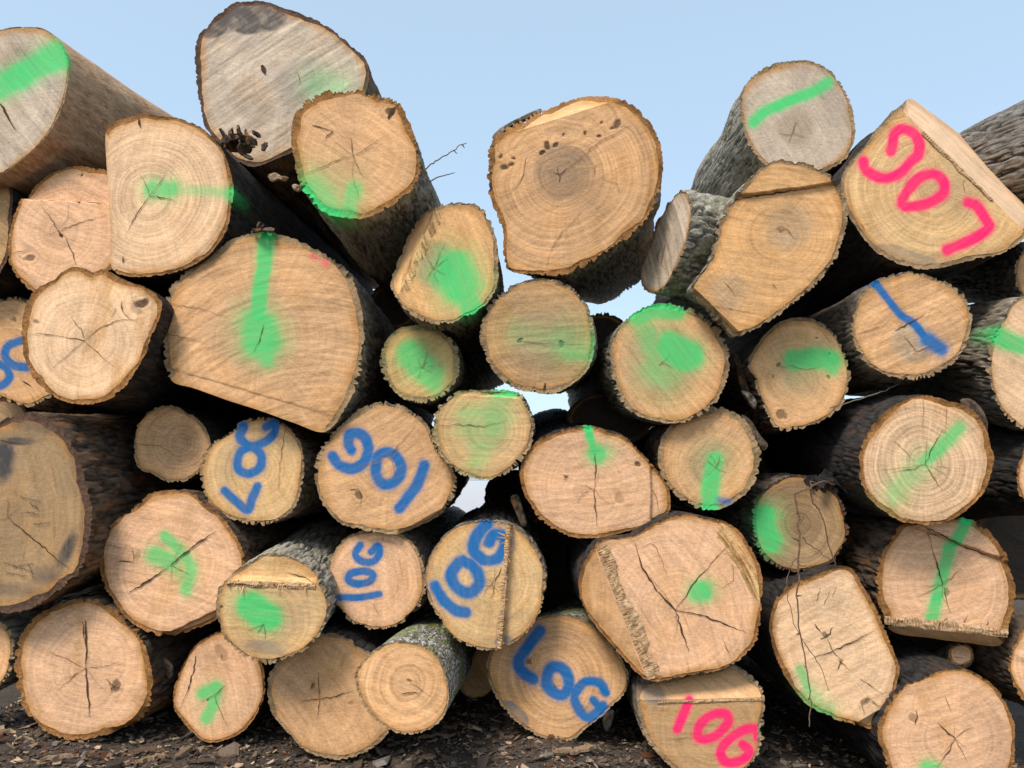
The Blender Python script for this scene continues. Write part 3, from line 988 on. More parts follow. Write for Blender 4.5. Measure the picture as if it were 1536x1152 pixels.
# ---- upper middle
L('splitback', 'pale log at the far left, partly behind the half-round one, split at a ledge',
  '104,245 130,247 158,253 178,275 188,330 180,385 150,418 110,436 70,444 52,440 38,428 22,410 14,395 12,365 17,335 25,310 35,290 48,272 72,255',
  (88, 347), 0.04, (795, 712), 'dark', 'rust', 6, 'pink', '', '1.8: 88,347 75,325 62,308; 1.8: 88,347 120,334 160,323; 2: 99,356 107,375 115,398; 1.6: 62,301 90,296; 2.4: 104,301 130,303 160,306; 2: 88,345 92,355; 1.5: 18,380 45,374',
  steps=(((58, 300), (160, 306), 0.035, 4),), knots=((45, 388, 9, .8), (92, 354, 4, 1), (116, 258, 3, 1)), star=(6, .55, 0.9), saw=0.45, sawamt=0.45)
L('palebig', 'pale log on the left with a dark bark-rimmed knothole in its upper right edge',
  '33,506 36,470 45,445 60,430 80,420 95,407 108,400 122,401 135,408 156,404 177,415 198,424 219,431 236,443 243,456 240,473 230,499 215,537 191,575 167,596 146,605 118,606 90,600 69,586 49,565 37,537',
  (127, 511), -0.10, (795, 712), 'dark', 'rust', 8, 'pale', '',
  '2.6: 127,511 110,508 96,505; 1.6: 96,505 60,500 40,503; 1.8: 127,511 150,492 175,481 212,478; 1.8: 127,511 150,532 172,550; 1.4: 127,511 100,535 75,556; 1.6: 127,508 124,498 118,490; 1.3: 120,494 108,478; 1.6: 168,476 174,462; 2: 183,452 185,468 195,478',
  knots=((212, 455, 11, 1), (205, 463, 15, .45), (53, 482, 6, .7)), saw=1.6, sawamt=0.30, ringamt=0.55, warm=0.2, rayamt=0.3)
L('greenbig', 'largest log of the left half, sawn flat underneath, green line down to its heart',
  '245,480 248,455 258,430 275,410 300,393 325,375 350,358 378,350 405,350 440,358 470,372 500,390 522,410 536,440 543,465 545,500 542,535 536,572 522,605 505,632 485,648 440,634 390,616 340,600 290,582 258,572 250,550 245,520',
  (390, 510), 0.0, (795, 712), 'furrow', 'tan', 9, 'tan',
  'g 24 .97 .3: 401,350 396,395 390,440 387,475; g 60 .92 .4: 388,490 392,510; g 26 .85 .5: 396,520 400,540; p 9 .55 .5: 470,383 473,385; p 9 .5 .5: 487,392 489,396',
  '2: 396,488 388,515 380,528; 1.4: 250,455 300,462 340,475; 1.3: 250,500 310,515', heart=((388, 495, 78, 62, 0, .33, .2), (450, 520, 60, 70, 30, .22, .4)), flats=(((258, 572), (485, 648)),),
  steps=(((262, 553), (520, 628), 0.004, 3),), saw=-0.30, sawamt=0.75, ringamt=0.35, warm=0.35, hcol=(0.38, 0.27, 0.18))
L('orangewedge', 'orange log with a torn step down its left side and a green splash',
  '637,319 658,309 682,305 710,305 727,319 741,347 746,375 747,400 745,429 734,450 713,468 685,481 658,485 637,481 612,468 596,450 586,427 595,399 613,354',
  (650, 402), -0.06, (795, 712), 'furrow', 'tan', 6, 'orange', 'g 70 .95 .35: 680,408 690,425; g 36 .9 .4: 700,445 709,468; g 26 .5 .6: 664,378',
  '1.5: 650,402 672,388; 1.5: 650,402 668,412; 1.4: 650,402 640,385; 1.4: 652,400 660,382; 1.3: 650,402 640,420', star=(9, .42, 1.0), heart=((652, 397, 30, 34, 10, .6, .2),),
  chords=(((602, 433), (650, 322), 42),), torn=(((606, 432), (654, 326), 9),), saw=1.2, sawamt=0.35, ringamt=0.4, warm=0.5)
L('smallgreen', 'small round log in the middle with a slanted green blot filling its centre',
  '571,547 572,528 578,514 588,500 602,491 623,488 640,488 656,493 675,507 685,522 689,540 687,565 675,583 654,598 630,603 602,596 584,578 575,563',
  (633, 550), 0.10, (795, 712), 'furrow', 'tan', 7, 'orange', 'g 46 .9 .4: 617,532 645,560; g 36 .85 .4: 650,572; g 84 .30 .5: 626,540',
  '1.5: 633,552 638,538 641,526; 1.3: 633,552 650,548', star=(5, .4, .9), saw=-0.6, sawamt=0.4, heart=((626, 535, 30, 26, 20, .3, .4),))
L('faintgreen', 'grey-brown round log at the middle with a faint green smear on its right half',
  '721,498 726,474 742,449 766,431 794,420 822,418 849,426 870,445 884,467 892,498 890,533 880,557 856,578 828,590 801,588 773,581 752,567 735,547 724,522',
  (808, 503), -0.04, (860, 560), 'grey', 'tan', 7, 'brown', 'g 50 .42 .6: 845,512 888,520; g 22 .55 .5: 850,532 885,532; g 36 .28 .7: 775,498 820,510',
  '4: 818,574 815,588; 1.3: 780,512 840,517', knots=((780, 511, 5, .8), (843, 517, 6.5, .9)), heart=((815, 510, 55, 48, 0, .45, .3),), saw=-0.08, sawamt=0.6, ringamt=0.5, flare=0.015)
L('twoblots', 'round log right of centre with green paint in two blots, one along the top rim',
  '917,545 916,519 926,493 943,476 964,462 988,455 1019,458 1047,469 1068,484 1085,508 1094,536 1089,571 1075,602 1047,623 1012,635 978,630 950,620 933,602 921,576',
  (995, 543), 0.02, (785, 640), 'grey', 'tan', 7, 'tan', 'g 26 .92 .4: 958,478 975,466 1015,468; g 34 .6 .6: 965,488 985,535; g 52 .95 .3: 1008,522 1030,535; g 50 .55 .6: 985,555 1000,560; g 40 .2 .7: 1000,590',
  '1.4: 995,543 988,548 1004,532; 1.3: 995,543 1008,552', heart=((992, 540, 58, 52, 0, .42, .25),), saw=0.95, sawamt=0.55, ringamt=0.35, taper=1.0)
L('bluestroke', 'round log on the right with one blue stroke slanting down from its rim',
  '1278,490 1282,464 1291,441 1309,425 1327,416 1348,411 1371,409 1395,416 1418,424 1439,437 1452,456 1458,477 1453,506 1444,527 1429,545 1405,559 1382,567 1358,568 1335,564 1314,554 1296,540 1283,516',
  (1373, 527), 0.0, (795, 700), 'furrow', 'tan', 7, 'tan', 'b 12 .97 .3: 1312,424 1335,453 1352,473 1370,485 1388,507; b 22 .95 .4: 1390,510 1412,523; b 14 .5 .6: 1412,530',
  '2.6: 1342,496 1365,484 1386,472; 1.8: 1373,527 1355,503; 1.5: 1373,527 1398,518; 1.3: 1286,500 1330,488', heart=((1372, 512, 34, 30, 0, .6, .15),), saw=-0.42, sawamt=0.75, ringamt=0.45, hcol=(0.40, 0.32, 0.22))
L('rightedge', 'pale log cut by the right edge, green paint running from bark onto its face',
  '1525,450 1507,475 1494,498 1484,527 1482,553 1488,584 1499,610 1517,631 1540,645 1570,640 1600,610 1618,560 1610,500 1585,462 1552,446', (1550, 550), 0.02, (900, 530), 'furrow', 'tan', 5, 'pale',
  'g 15 .95 .4: 1468,497 1494,502; g 28 .95 .35: 1496,503 1520,515 1545,521', saw=0.6, sawamt=0.5, ringamt=0.3, warm=0.1)
L('knotfoot', 'small log with a horizontal green blot and a round knot at its bottom rim',
  '1172,482 1190,477 1216,478 1237,488 1253,503 1266,527 1272,547 1274,568 1270,592 1258,613 1240,628 1216,639 1190,643 1172,645 1160,637 1149,615 1138,592 1131,568 1121,547 1126,532 1136,516 1151,498',
  (1197, 572), 0.06, (795, 712), 'brown', 'tan', 5, 'tan', 'g 34 .95 .35: 1192,540 1215,538 1246,540; g 22 .85 .4: 1248,552; g 60 .2 .6: 1200,545',
  '1.5: 1180,552 1172,549; 1.3: 1185,548 1210,555 1230,550', knots=((1173, 622, 11, .75), (1245, 532, 3, .9), (1168, 547, 4, .8), (1243, 566, 3.5, .8), (1225, 507, 2.5, .8), (1160, 565, 2, .8)), heart=((1200, 565, 34, 34, 0, .35, .3),), saw=0.9, sawamt=0.35)
# ---- middle
L('blueedge', 'log at the left edge behind the knothole log, showing two blue letters',
  '-30,455 0,450 30,447 52,458 75,492 90,545 84,585 62,602 42,609 14,601 -15,585 -45,560 -60,520 -52,480', (12, 535), 0.22, (795, 712), 'furrow', 'tan', 4, 'tan',
  'b 13 .97 .3: 32,511 12,519 8,535 20,548 40,551; b 13 .97 .3: -2,546 10,553 14,567 0,579 -14,570 -12,555', '1.5: 15,478 25,482; 3: 35,572 48,580', saw=0.7, sawamt=0.4, knots=((22, 479, 4, .6),))
L('oldgrowth', 'huge dark weathered log at the left edge with star crack and faint pencilled scribbles',
  '0,632 28,621 56,620 80,634 101,655 118,686 128,718 137,752 137,785 132,821 118,860 94,880 66,901 35,917 5,918 -40,910 -85,880 -112,830 -117,770 -105,710 -80,660 -40,636', (12, 775), -0.08, (810, 640), 'brown', 'dark', 11, 'old', '',
  '2.6: 12,775 35,795 60,815 85,838 105,855; 1.8: 12,775 -10,785; 1.8: 12,775 12,745; 1.5: 12,775 25,765; 2: 0,660 25,664 45,664',
  stain=((4, 690, 16, 30, 10, .95, .5), (100, 826, 9, 32, 25, .8, .5), (70, 862, 22, 14, 0, .45, .6), (5, 884, 70, 10, 5, .40, .7), (22, 662, 30, 6, 0, .7, .4), (112, 690, 9, 50, -18, .35, .6), (60, 640, 60, 9, 12, .35, .6), (126, 780, 6, 60, 5, .30, .6)),
  heart=((110, 700, 25, 60, -20, .4, .5), (40, 640, 70, 22, 10, .6, .4), (-20, 800, 60, 60, 0, .3, .6)), saw=1.45, sawamt=0.4, ringamt=0.35, warm=0.5, hcol=(0.25, 0.165, 0.085), scol=(0.05, 0.047, 0.045))
L('tinyleft', 'small brownish log wedged under the flat-bottomed log, unpainted and partly in shade',
  '201,666 202,650 206,636 215,624 236,611 257,608 278,617 302,634 314,655 316,672 306,696 290,716 270,723 250,722 229,711 210,704 203,686', (272, 664), 0.16, (795, 712), 'dark', 'tan', 4, 'tan', '',
  '1.6: 203,666 240,668 262,682; 1.2: 268,655 285,660', heart=((262, 664, 40, 34, 0, .3, .3), (285, 660, 12, 11, 0, .5, .3)), saw=0.2, sawamt=0.3, ringamt=0.6)
L('bluelean', 'log under the flat-bottomed one with small blue LOG climbing its face',
  '302,703 306,683 323,662 344,648 368,631 397,627 416,631 439,648 453,672 456,700 453,728 446,754 436,768 415,780 383,785 352,780 328,769 312,752 304,728', (388, 704), 0.10, (795, 712), 'furrow', 'tan', 5, 'straw',
  'b 14 .97 .3: 337,736 352,750 371,765 378,748 386,730; b 14 .97 .3: 356,692 362,677 378,671 392,683 389,702 372,711 358,704 356,692; b 14 .97 .3: 366,640 360,655 372,668 393,665 410,652 412,636 399,640',
  '1.4: 428,640 420,700 418,735', heart=((345, 690, 14, 34, 10, .4, .5),), saw=1.3, sawamt=0.3, ringamt=0.5)
L('bluecurl', 'log with blue LOG curling down to its lower right, a notched knot below it',
  '474,728 473,700 484,669 498,652 519,631 543,613 571,604 595,607 616,617 637,634 649,655 658,679 677,700 684,722 677,749 658,773 626,790 592,801 543,794 515,787 494,769 480,748', (588, 690), 0.04, (740, 700), 'furrow', 'tan', 6, 'tan',
  'b 17 .97 .3: 499,684 508,697 528,703 546,693 553,673 543,653 526,651 523,666 527,675; b 17 .97 .3: 565,690 565,714 578,727 595,720 602,700 589,680 572,680 565,690; b 17 .97 .3: 636,698 627,725 615,742 599,762',
  '2: 525,735 538,733 542,745 540,758; 1.3: 580,690 600,665 622,640; 1.2: 580,690 545,700', knots=((537, 742, 9, .8),), star=(6, .4, .8), steps=(((600, 799), (672, 757), 0.02, 3),), saw=-0.5, sawamt=0.4, ringamt=0.4)
L('paintworn', 'round log with pale worn green paint and a split chip along its top rim',
  '649,648 653,620 668,600 686,588 727,585 762,586 780,591 794,612 801,637 795,668 780,692 759,710 731,719 707,716 686,707 665,688 654,669', (735, 645), -0.05, (800, 655), 'furrow', 'tan', 6, 'tan',
  'g 38 .45 .7: 700,624 755,622; g 44 .5 .6: 748,600 738,640; g 50 .42 .7: 705,640 720,660; g 34 .45 .6: 722,668 715,690; g 14 .85 .4: 745,590 770,589',
  '1.6: 652,638 700,637 725,640 760,630; 1.4: 690,616 704,604; 3: 720,588 758,589', stain=((735, 587, 26, 4, 0, .5, .4),), steps=(((690, 593), (790, 598), 0.015, 3),), heart=((730, 642, 40, 36, 0, .3, .4),), saw=0.05, sawamt=0.35, ringamt=0.65, taper=1.0)
L('topdrip', 'broad low-domed log at the centre with a short green drip from its top rim',
  '780,703 787,682 804,663 832,649 860,642 888,640 915,647 940,658 957,675 978,696 994,716 1005,736 1005,768 992,776 968,790 940,797 902,806 860,806 836,797 812,780 797,760 784,735', (892, 733), -0.03, (790, 600), 'dark', 'rust', 6, 'pink',
  'g 13 1 .3: 881,640 886,660 892,675; g 30 .95 .35: 896,681; g 26 .5 .5: 910,678', '2: 892,680 894,705 891,735; 2.2: 891,735 893,765 896,790; 1.5: 891,735 878,728; 1.5: 886,733 870,745 866,755; 1.4: 975,730 985,745 990,768; 2: 846,720 853,712',
  knots=((928, 744, 12, .4), (849, 716, 4, .8), (957, 697, 6, .9)), star=(5, .4, .8), steps=(((974, 700), (976, 800), 0.022, 4),), saw=-0.12, sawamt=0.45, ringamt=0.4, taper=1.15)
L('bluechip', 'small round log with a vertical green bar and a blue speck at its foot',
  '987,686 992,658 1007,637 1030,620 1061,610 1089,614 1112,625 1133,655 1142,685 1137,711 1122,737 1098,755 1075,764 1050,762 1030,754 1012,740 995,717', (1074, 700), 0.08, (860, 700), 'brown', 'tan', 9, 'tan',
  'g 27 .92 .35: 1072,690 1067,720 1064,760; g 54 .2 .6: 1070,690; b 10 .7 .5: 1080,750 1092,752', '1.4: 1074,702 1079,684; 1.4: 1074,702 1090,709; 1.3: 1060,690 1074,702', star=(6, .4, .8), heart=((1062, 690, 34, 38, 0, .38, .3),), saw=-0.9, sawamt=0.4, ringamt=0.5, flare=0.012, taper=1.0)
L('greenslash', 'big pale round log with a fading green slash and even fine growth rings',
  '1288,697 1291,673 1306,643 1326,619 1347,605 1371,594 1395,593 1421,601 1445,607 1463,619 1478,640 1485,664 1491,685 1488,708 1478,735 1463,753 1442,771 1415,784 1386,787 1356,783 1332,771 1309,753 1294,729', (1387, 696), -0.10, (800, 610), 'dark', 'rust', 8, 'pale',
  'g 21 .88 .4: 1438,643 1408,674 1386,692; g 34 .50 .6: 1384,696 1356,722 1342,742',
  '2: 1387,696 1400,668 1413,645; 1.8: 1387,696 1366,704 1338,708; 1.8: 1387,696 1404,722 1413,736; 1.2: 1384,598 1384,640; 1.2: 1419,612 1418,642; 1.2: 1340,660 1372,690; 1.1: 1405,700 1440,703', star=(11, .8, 0.7), saw=1.5, sawamt=0.2, ringamt=1.0, warm=0.15, rayamt=0.5)
L('shadylow', 'dim brown log behind the hanging twig with a green blot on its left edge',
  '1129,774 1133,750 1145,735 1163,723 1184,714 1208,714 1228,722 1249,735 1261,750 1270,777 1270,806 1261,824 1249,842 1222,852 1193,857 1169,852 1148,836 1136,815', (1200, 785), 0.18, (800, 712), 'furrow', 'dark', 5, 'old',
  'g 36 .95 .4: 1146,772 1150,792 1158,812; g 30 .5 .6: 1160,772', '1.4: 1200,785 1190,790; 1.3: 1200,785 1206,772', heart=((1195, 735, 36, 30, 20, .45, .3), (1200, 785, 30, 30, 0, .4, .4)), saw=0.4, sawamt=0.2, ringamt=0.9, hcol=(0.19, 0.115, 0.055))
L('rightdark', 'dark-barked log at the right edge beside the fading green slash log, barely in frame',
  '1525,715 1530,690 1545,660 1580,640 1620,650 1640,700 1625,750 1590,770 1550,765 1531,743', (1580, 705), 0.06, (800, 690), 'dark', 'rust', 5, 'pink', '', saw=0.2, flare=0.09, taper=1.0)
# ---- lower middle
L('cornergreen', 'log at the lower left with a zigzag green mark over a long diagonal crack',
  '149,849 150,821 162,794 184,773 206,758 226,742 257,735 288,739 306,755 330,772 347,794 361,818 366,838 363,870 350,903 326,927 299,941 264,952 236,952 208,941 188,926 167,898 155,874', (257, 847), 0.05, (795, 712), 'brown', 'rust', 6, 'pink',
  'g 17 .85 .4: 248,805 264,820; g 28 .85 .4: 232,834 256,842; g 19 .8 .5: 266,822 286,850 279,884; g 22 .5 .5: 256,842 272,862',
  '4.2: 195,888 225,870 257,847; 3.6: 257,847 290,820 325,795; 2.4: 178,842 201,843; 2: 199,822 200,842; 1.4: 257,847 285,862; 1.3: 160,818 190,822', knots=((207, 833, 9, .35),), star=(7, .5, .8), steps=(((270, 940), (330, 912), 0.02, 3),), saw=0.25, sawamt=0.45)
L('tornband', 'log at the lower left with a torn ledge across its top and green patch',
  '324,905 331,880 345,863 366,849 387,837 415,834 442,842 467,858 484,880 493,905 489,929 477,953 456,974 428,988 397,993 369,985 345,967 331,943', (396, 932), -0.14, (705, 610), 'grey', 'tan', 5, 'straw',
  'g 46 .97 .3: 376,908 400,925; g 30 .6 .5: 408,935; g 18 .9 .4: 376,898', '1.5: 396,935 386,950; 1.5: 396,935 398,958; 1.4: 396,935 374,945; 2.4: 430,862 452,868 474,876; 1.6: 362,888 364,876 390,880', stain=((395, 970, 30, 9, 10, .55, .5),),
  steps=(((340, 870), (474, 874), 0.035, 4),), hinges=(((341, 871), (473, 875), 9, 0.012),), knots=((331, 911, 4, .9),), heart=((440, 910, 30, 34, 0, .3, .4),), saw=0.1, sawamt=0.3, ringamt=0.5, taper=0.8)
L('smallblue', 'small log in the lower middle with LOG stacked upward in thin blue letters',
  '494,846 505,821 526,802 560,795 595,799 619,815 633,842 639,874 632,901 616,922 592,938 557,943 529,933 508,912 497,884', (565, 872), 0.08, (795, 712), 'furrow', 'tan', 4, 'pink',
  'b 12 .97 .3: 540,818 533,832 543,842 560,842 569,830 567,819 557,828; b 12 .97 .3: 527,860 523,870 536,876 554,872 559,861 544,857 527,860; b 11 .97 .3: 509,896 540,896 569,891', '1.4: 548,875 562,870; 1.2: 560,905 570,925', saw=1.4, sawamt=0.35)
L('bluetall', 'log in the lower middle with large blue LOG beside a torn vertical ridge',
  '638,867 643,839 659,811 680,792 708,783 739,781 767,787 788,803 805,825 817,853 817,884 810,919 794,946 774,964 749,974 725,974 697,966 676,950 656,922 643,898', (738, 876), -0.09, (800, 715), 'furrow', 'tan', 4, 'straw',
  'b 19 .97 .3: 730,786 715,804 711,825 725,839 744,838 756,822 755,805 740,803 734,814; b 19 .97 .3: 691,843 677,860 684,880 704,889 719,874 712,852 697,843 691,843; b 18 .97 .3: 653,880 666,901 683,915 698,919',
  '2: 742,874 748,862 752,850; 1.6: 742,874 738,898', star=(10, .35, .8), steps=(((766, 788), (752, 973), 0.03, 3),), hinges=(((769, 788), (755, 973), 11, 0.014),), stain=((754, 963, 14, 9, 0, .9, .3),), saw=1.5, sawamt=0.3, ringamt=0.6, taper=1.1)
L('notched', 'large log with a slanted notch, torn hinge strip and one small green dot',
  '875,846 890,822 894,816 910,808 948,804 979,787 1007,775 1034,771 1066,778 1090,783 1111,797 1128,821 1142,849 1147,877 1145,901 1140,933 1135,960 1118,981 1093,999 1062,1009 1027,1014 993,1021 972,1020 966,1018 944,997 923,974 899,946 882,922 871,898 868,870', (1013, 915), -0.16, (795, 712), 'dark', 'rust', 5, 'pink',
  'g 34 .95 .35: 1049,888 1055,886', '4.5: 1013,915 998,900 985,886; 4.2: 985,886 962,850 953,815; 3.6: 1013,915 1022,945 1033,978; 3.2: 1013,915 1050,922 1085,935 1119,949; 2.2: 1013,915 1040,875 1075,835 1101,812; 1.8: 1083,955 1095,985; 1.4: 963,822 975,815 985,822 1000,860; 1.3: 1098,845 1100,870 1085,882 1070,875',
  chords=(((890, 818), (970, 1021), 36),), hinges=(((893, 820), (972, 1020), 22, 0.022),), torn=(((1088, 800), (1112, 840), 14), ((1112, 840), (1140, 890), 12)), steps=(((1078, 788), (1136, 892), 0.025, 5),), saw=1.1, sawamt=0.45, star=(7, .5, .8), ringamt=0.45, taper=1.0)
L('leaning', 'irregular many-sided log at the lower right behind the hanging twig, green streak at lower left',
  '1157,919 1164,898 1181,880 1212,867 1240,856 1264,849 1278,853 1289,870 1303,894 1317,919 1330,950 1341,978 1349,1002 1344,1030 1336,1061 1313,1096 1289,1089 1264,1082 1237,1071 1212,1058 1188,1030 1171,1002 1159,967 1154,940', (1246, 976), -0.02, (800, 740), 'dark', 'rust', 6, 'pale',
  'g 13 .75 .5: 1200,1004 1214,1038; g 28 .5 .6: 1214,1042 1240,1066', '2.6: 1222,985 1250,975 1280,962 1312,945; 1.8: 1240,958 1250,978 1262,992; 1.8: 1258,990 1275,1005; 1.6: 1290,1018 1325,1042; 1.6: 1224,902 1230,882; 1.6: 1236,906 1244,886; 1.5: 1248,895 1254,880; 3: 1230,958 1245,950 1249,940; 2: 1222,935 1232,950; 2: 1262,990 1256,1005; 2: 1288,1062 1300,1048 1325,1062; 1.6: 1292,1050 1296,1072',
  knots=((1238, 953, 6, .7), (1299, 1052, 8, .6), (1262, 994, 5, .5)), steps=(((1272, 1092), (1348, 1048), 0.028, 4),), saw=-0.5, sawamt=0.45, ringamt=0.45, warm=0.2)
L('hingefoot', 'log with a green line down its face and a splintered step along its base',
  '1351,787 1385,778 1431,776 1459,783 1480,797 1497,818 1509,837 1518,863 1523,891 1520,915 1511,942 1501,967 1450,964 1395,957 1337,946 1325,922 1316,895 1315,870 1320,842 1330,818 1341,801', (1413, 877), 0.08, (800, 690), 'brown', 'rust', 9, 'pink',
  'g 19 1 .3: 1446,780 1430,812; g 20 .93 .35: 1424,822 1410,878 1398,928', '3: 1413,877 1405,845 1396,815; 1.4: 1396,815 1388,790; 1.5: 1413,877 1442,853; 2: 1415,880 1420,905 1425,918; 1.4: 1413,877 1375,895; 3.4: 1388,792 1410,802 1440,818 1500,840; 2: 1380,786 1395,800 1424,806',
  steps=(((1425, 812), (1508, 842), -0.02, 3),), chords=(((1325, 937), (1511, 957), 50),), hinges=(((1325, 936), (1510, 956), 17, 0.016),), knots=((1421, 888, 7, .6),), star=(6, .5, .8), flats=(((1337, 946), (1501, 967)),), saw=-0.15, sawamt=0.4, ringamt=0.45)
L('frameedge', 'log cut off by the lower right edge, with a thick brown bark rim',
  '1540,940 1526,962 1514,988 1516,1018 1536,1052 1570,1072 1610,1060 1630,1010 1620,960 1580,935', (1572, 1003), 0.10, (900, 720), 'brown', 'rust', 6, 'pink', '', saw=0.4, flare=0.035)
# ---- bottom row
L('crackstar', 'log on the ground with a long vertical crack and a star-shaped knot',
  '23,992 26,967 38,943 59,922 87,907 115,899 146,901 167,911 191,933 212,957 224,988 229,1019 226,1051 212,1075 188,1092 149,1104 108,1110 76,1101 52,1082 35,1061 26,1030', (129, 1002), 0.04, (795, 712), 'brown', 'rust', 8, 'pink', '',
  '4: 128,930 130,970 129,1002; 4.4: 129,1002 132,1040 136,1076; 2: 124,932 127,965; 1.8: 129,1002 160,998 186,995; 1.5: 129,1002 110,1015 85,1038; 1.4: 129,1002 105,990 75,978; 2: 160,1018 172,1030 184,1034; 2.4: 166,1034 178,1024; 1.6: 164,1024 168,1040', knots=((174, 1028, 10, .75),), star=(8, .5, .8), steps=(((165, 1100), (222, 1062), 0.02, 3),), saw=0.2, sawamt=0.3, ringamt=0.5, warm=0.25)
L('hookgreen', 'small egg-shaped log on the ground with a hooked green mark and a round knot',
  '259,1058 262,1030 274,999 288,974 306,958 328,948 350,950 372,965 388,985 396,1010 395,1047 383,1075 362,1099 335,1111 310,1113 295,1104 276,1085', (322, 1042), 0.10, (795, 712), 'dark', 'rust', 4, 'pink',
  'g 20 .92 .4: 304,1041 324,1030; g 19 .88 .4: 324,1030 320,1056 309,1078; g 40 .2 .6: 315,1050', '2: 322,1042 331,1034 338,1027; 1.6: 322,1042 330,1065 340,1086; 1.5: 322,1042 300,1052; 2.4: 294,983 290,1010 280,1040 270,1062; 1.5: 332,980 332,990 345,986', knots=((331, 979, 14, .38), (312, 1051, 2.5, .9)), saw=1.3, sawamt=0.5, ringamt=0.4)
L('groundbig', 'large unpainted brown-faced log on the ground with a cross-shaped crack',
  '401,1040 404,1012 418,990 436,967 460,955 494,950 519,956 543,972 570,990 588,1020 594,1060 585,1094 572,1110 550,1127 515,1139 487,1137 456,1124 432,1099 411,1075', (479, 1048), 0.02, (795, 712), 'dark', 'tan', 6, 'tan', '',
  '2: 479,1048 478,1008; 2: 479,1048 477,1072; 2: 479,1048 505,1044 530,1035; 2: 479,1048 450,1052; 2: 466,1035 472,1022', knots=((470, 1030, 5, .5), (526, 1055, 5, .4)), stain=((428, 1000, 40, 30, -40, .0, .4),), heart=((440, 1000, 40, 50, 30, .2, .6),), saw=0.9, sawamt=0.4, ringamt=0.4)
L('mosslog', 'log jutting forward at the bottom, its bark mottled with moss and lichen',
  '533,1019 536,1002 550,985 571,969 595,962 619,964 644,974 661,992 671,1019 673,1051 665,1075 644,1094 612,1101 585,1094 560,1077 543,1054', (614, 1022), -0.36, (830, 790), 'moss', 'tan', 4, 'tan', '',
  '2: 602,1040 632,1037; 1.4: 614,1022 650,1048', knots=((614, 1021, 4, .7),), saw=0.4, sawamt=0.3, ringamt=1.0, warm=0.3)
L('slabbehind', 'half-hidden log in the gap beside the mossy log, a pale sliver of it showing',
  '690,1032 696,1005 708,982 724,972 742,975 750,1000 742,1030 722,1045 702,1045', (720, 1008), 0.5, (795, 712), 'dark', 'tan', 4, 'brown', '', saw=0.9)
L('bluecorner', 'log on the ground with LOG slanting down to the right in blue',
  '730,995 739,972 756,948 780,934 808,926 836,922 871,926 892,941 912,964 933,988 942,1012 938,1038 919,1058 902,1075 878,1094 857,1110 822,1110 794,1096 770,1078 749,1054 735,1026', (836, 1018), 0.08, (1090, 770), 'moss', 'tan', 5, 'tan',
  'b 18 .97 .3: 809,946 794,967 778,992 785,1008 800,1018; b 18 .97 .3: 826,1003 820,1023 830,1038 846,1042 854,1023 844,1003 826,1003; b 15 .97 .3: 908,1039 900,1025 878,1023 862,1042 866,1060 881,1076 898,1066 904,1058; b 13 .97 .3: 900,1062 890,1050',
  '1.8: 836,1032 828,1018; 1.8: 790,1000 798,985 796,995', knots=((793, 993, 6, .7),), stain=((772, 1072, 26, 13, 48, .85, .12),), heart=((850, 955, 60, 20, 10, .2, .5),), saw=0.3, sawamt=0.25, ringamt=0.8, scol=(0.16, 0.13, 0.11))
L('pinkfoot', 'log on the ground with a sloped top cut and pink LOG on its face',
  '958,1034 975,1026 1010,1016 1050,1008 1090,1000 1106,1001 1126,1014 1144,1036 1146,1071 1144,1106 1135,1134 1118,1155 1090,1166 1050,1168 1012,1155 989,1132 972,1113 962,1092 957,1062', (1068, 1098), -0.12, (790, 740), 'furrow', 'tan', 7, 'brown',
  'p 14 .97 .3: 1034,1050 1026,1070 1016,1094; p 15 .97 .3: 1046,1103 1052,1085 1069,1072 1088,1071 1092,1084 1076,1102 1056,1109 1046,1103; p 15 .97 .3: 1137,1106 1135,1094 1114,1096 1091,1112 1081,1129 1090,1143 1112,1141 1124,1127 1114,1117',
  '1.3: 1000,1110 1050,1105', chords=(((965, 1050), (1146, 1046), 52),), hinges=(((985, 1051), (1145, 1047), 5, 0.008),), stain=((980, 1042, 18, 15, 20, .7, .3),), saw=0.05, sawamt=0.3, ringamt=0.5, rayamt=0.2)
L('cornerlog', 'big log at the bottom right corner with a branch stub and Y-shaped crack',
  '1324,1127 1315,1103 1320,1080 1333,1056 1351,1033 1379,1019 1410,1007 1442,1003 1469,1013 1494,1033 1511,1058 1521,1085 1523,1117 1518,1151 1500,1182 1470,1203 1420,1210 1370,1197 1338,1165', (1432, 1107), -0.06, (800, 712), 'dark', 'rust', 6, 'pink',
  'g 26 .9 .4: 1392,1152 1400,1155', '2.4: 1432,1107 1418,1095 1405,1083; 1.8: 1432,1107 1445,1096 1462,1091; 2.2: 1432,1107 1422,1128 1405,1150; 1.5: 1417,1043 1426,1066; 1.5: 1432,1107 1450,1140; 3: 1372,1085 1376,1075 1373,1064', knots=((1370, 1078, 9, .5),), star=(6, .4, .8), saw=-0.3, sawamt=0.35, ringamt=0.45, rayamt=0.3)
L('knob', '', '1424,985 1424,974 1432,968 1446,967 1456,972 1460,982 1456,992 1444,997 1430,995', (1442, 982), 0.22, axis=(-0.12, 0.85, -0.5), bark='brown', rim='rust', bt=2.5, tone='pink', npl=1.0, length=0.22, taper=1.25,
  parent=LOGS['cornerlog'], name='branch_stub', cracks='1.2: 1430,985 1445,988', saw=0.3, rings=24, nar=120)
L('leftfoot', 'log at the lower left edge with a thick grey furrowed rim, nearly out of frame',
  '20,968 14,945 0,934 -30,928 -62,948 -78,985 -66,1028 -30,1044 2,1026 16,1000', (-30, 985), 0.04, (780, 712), 'furrow', 'tan', 5, 'tan', '', saw=0.8, ringamt=0.9, flare=0.03)
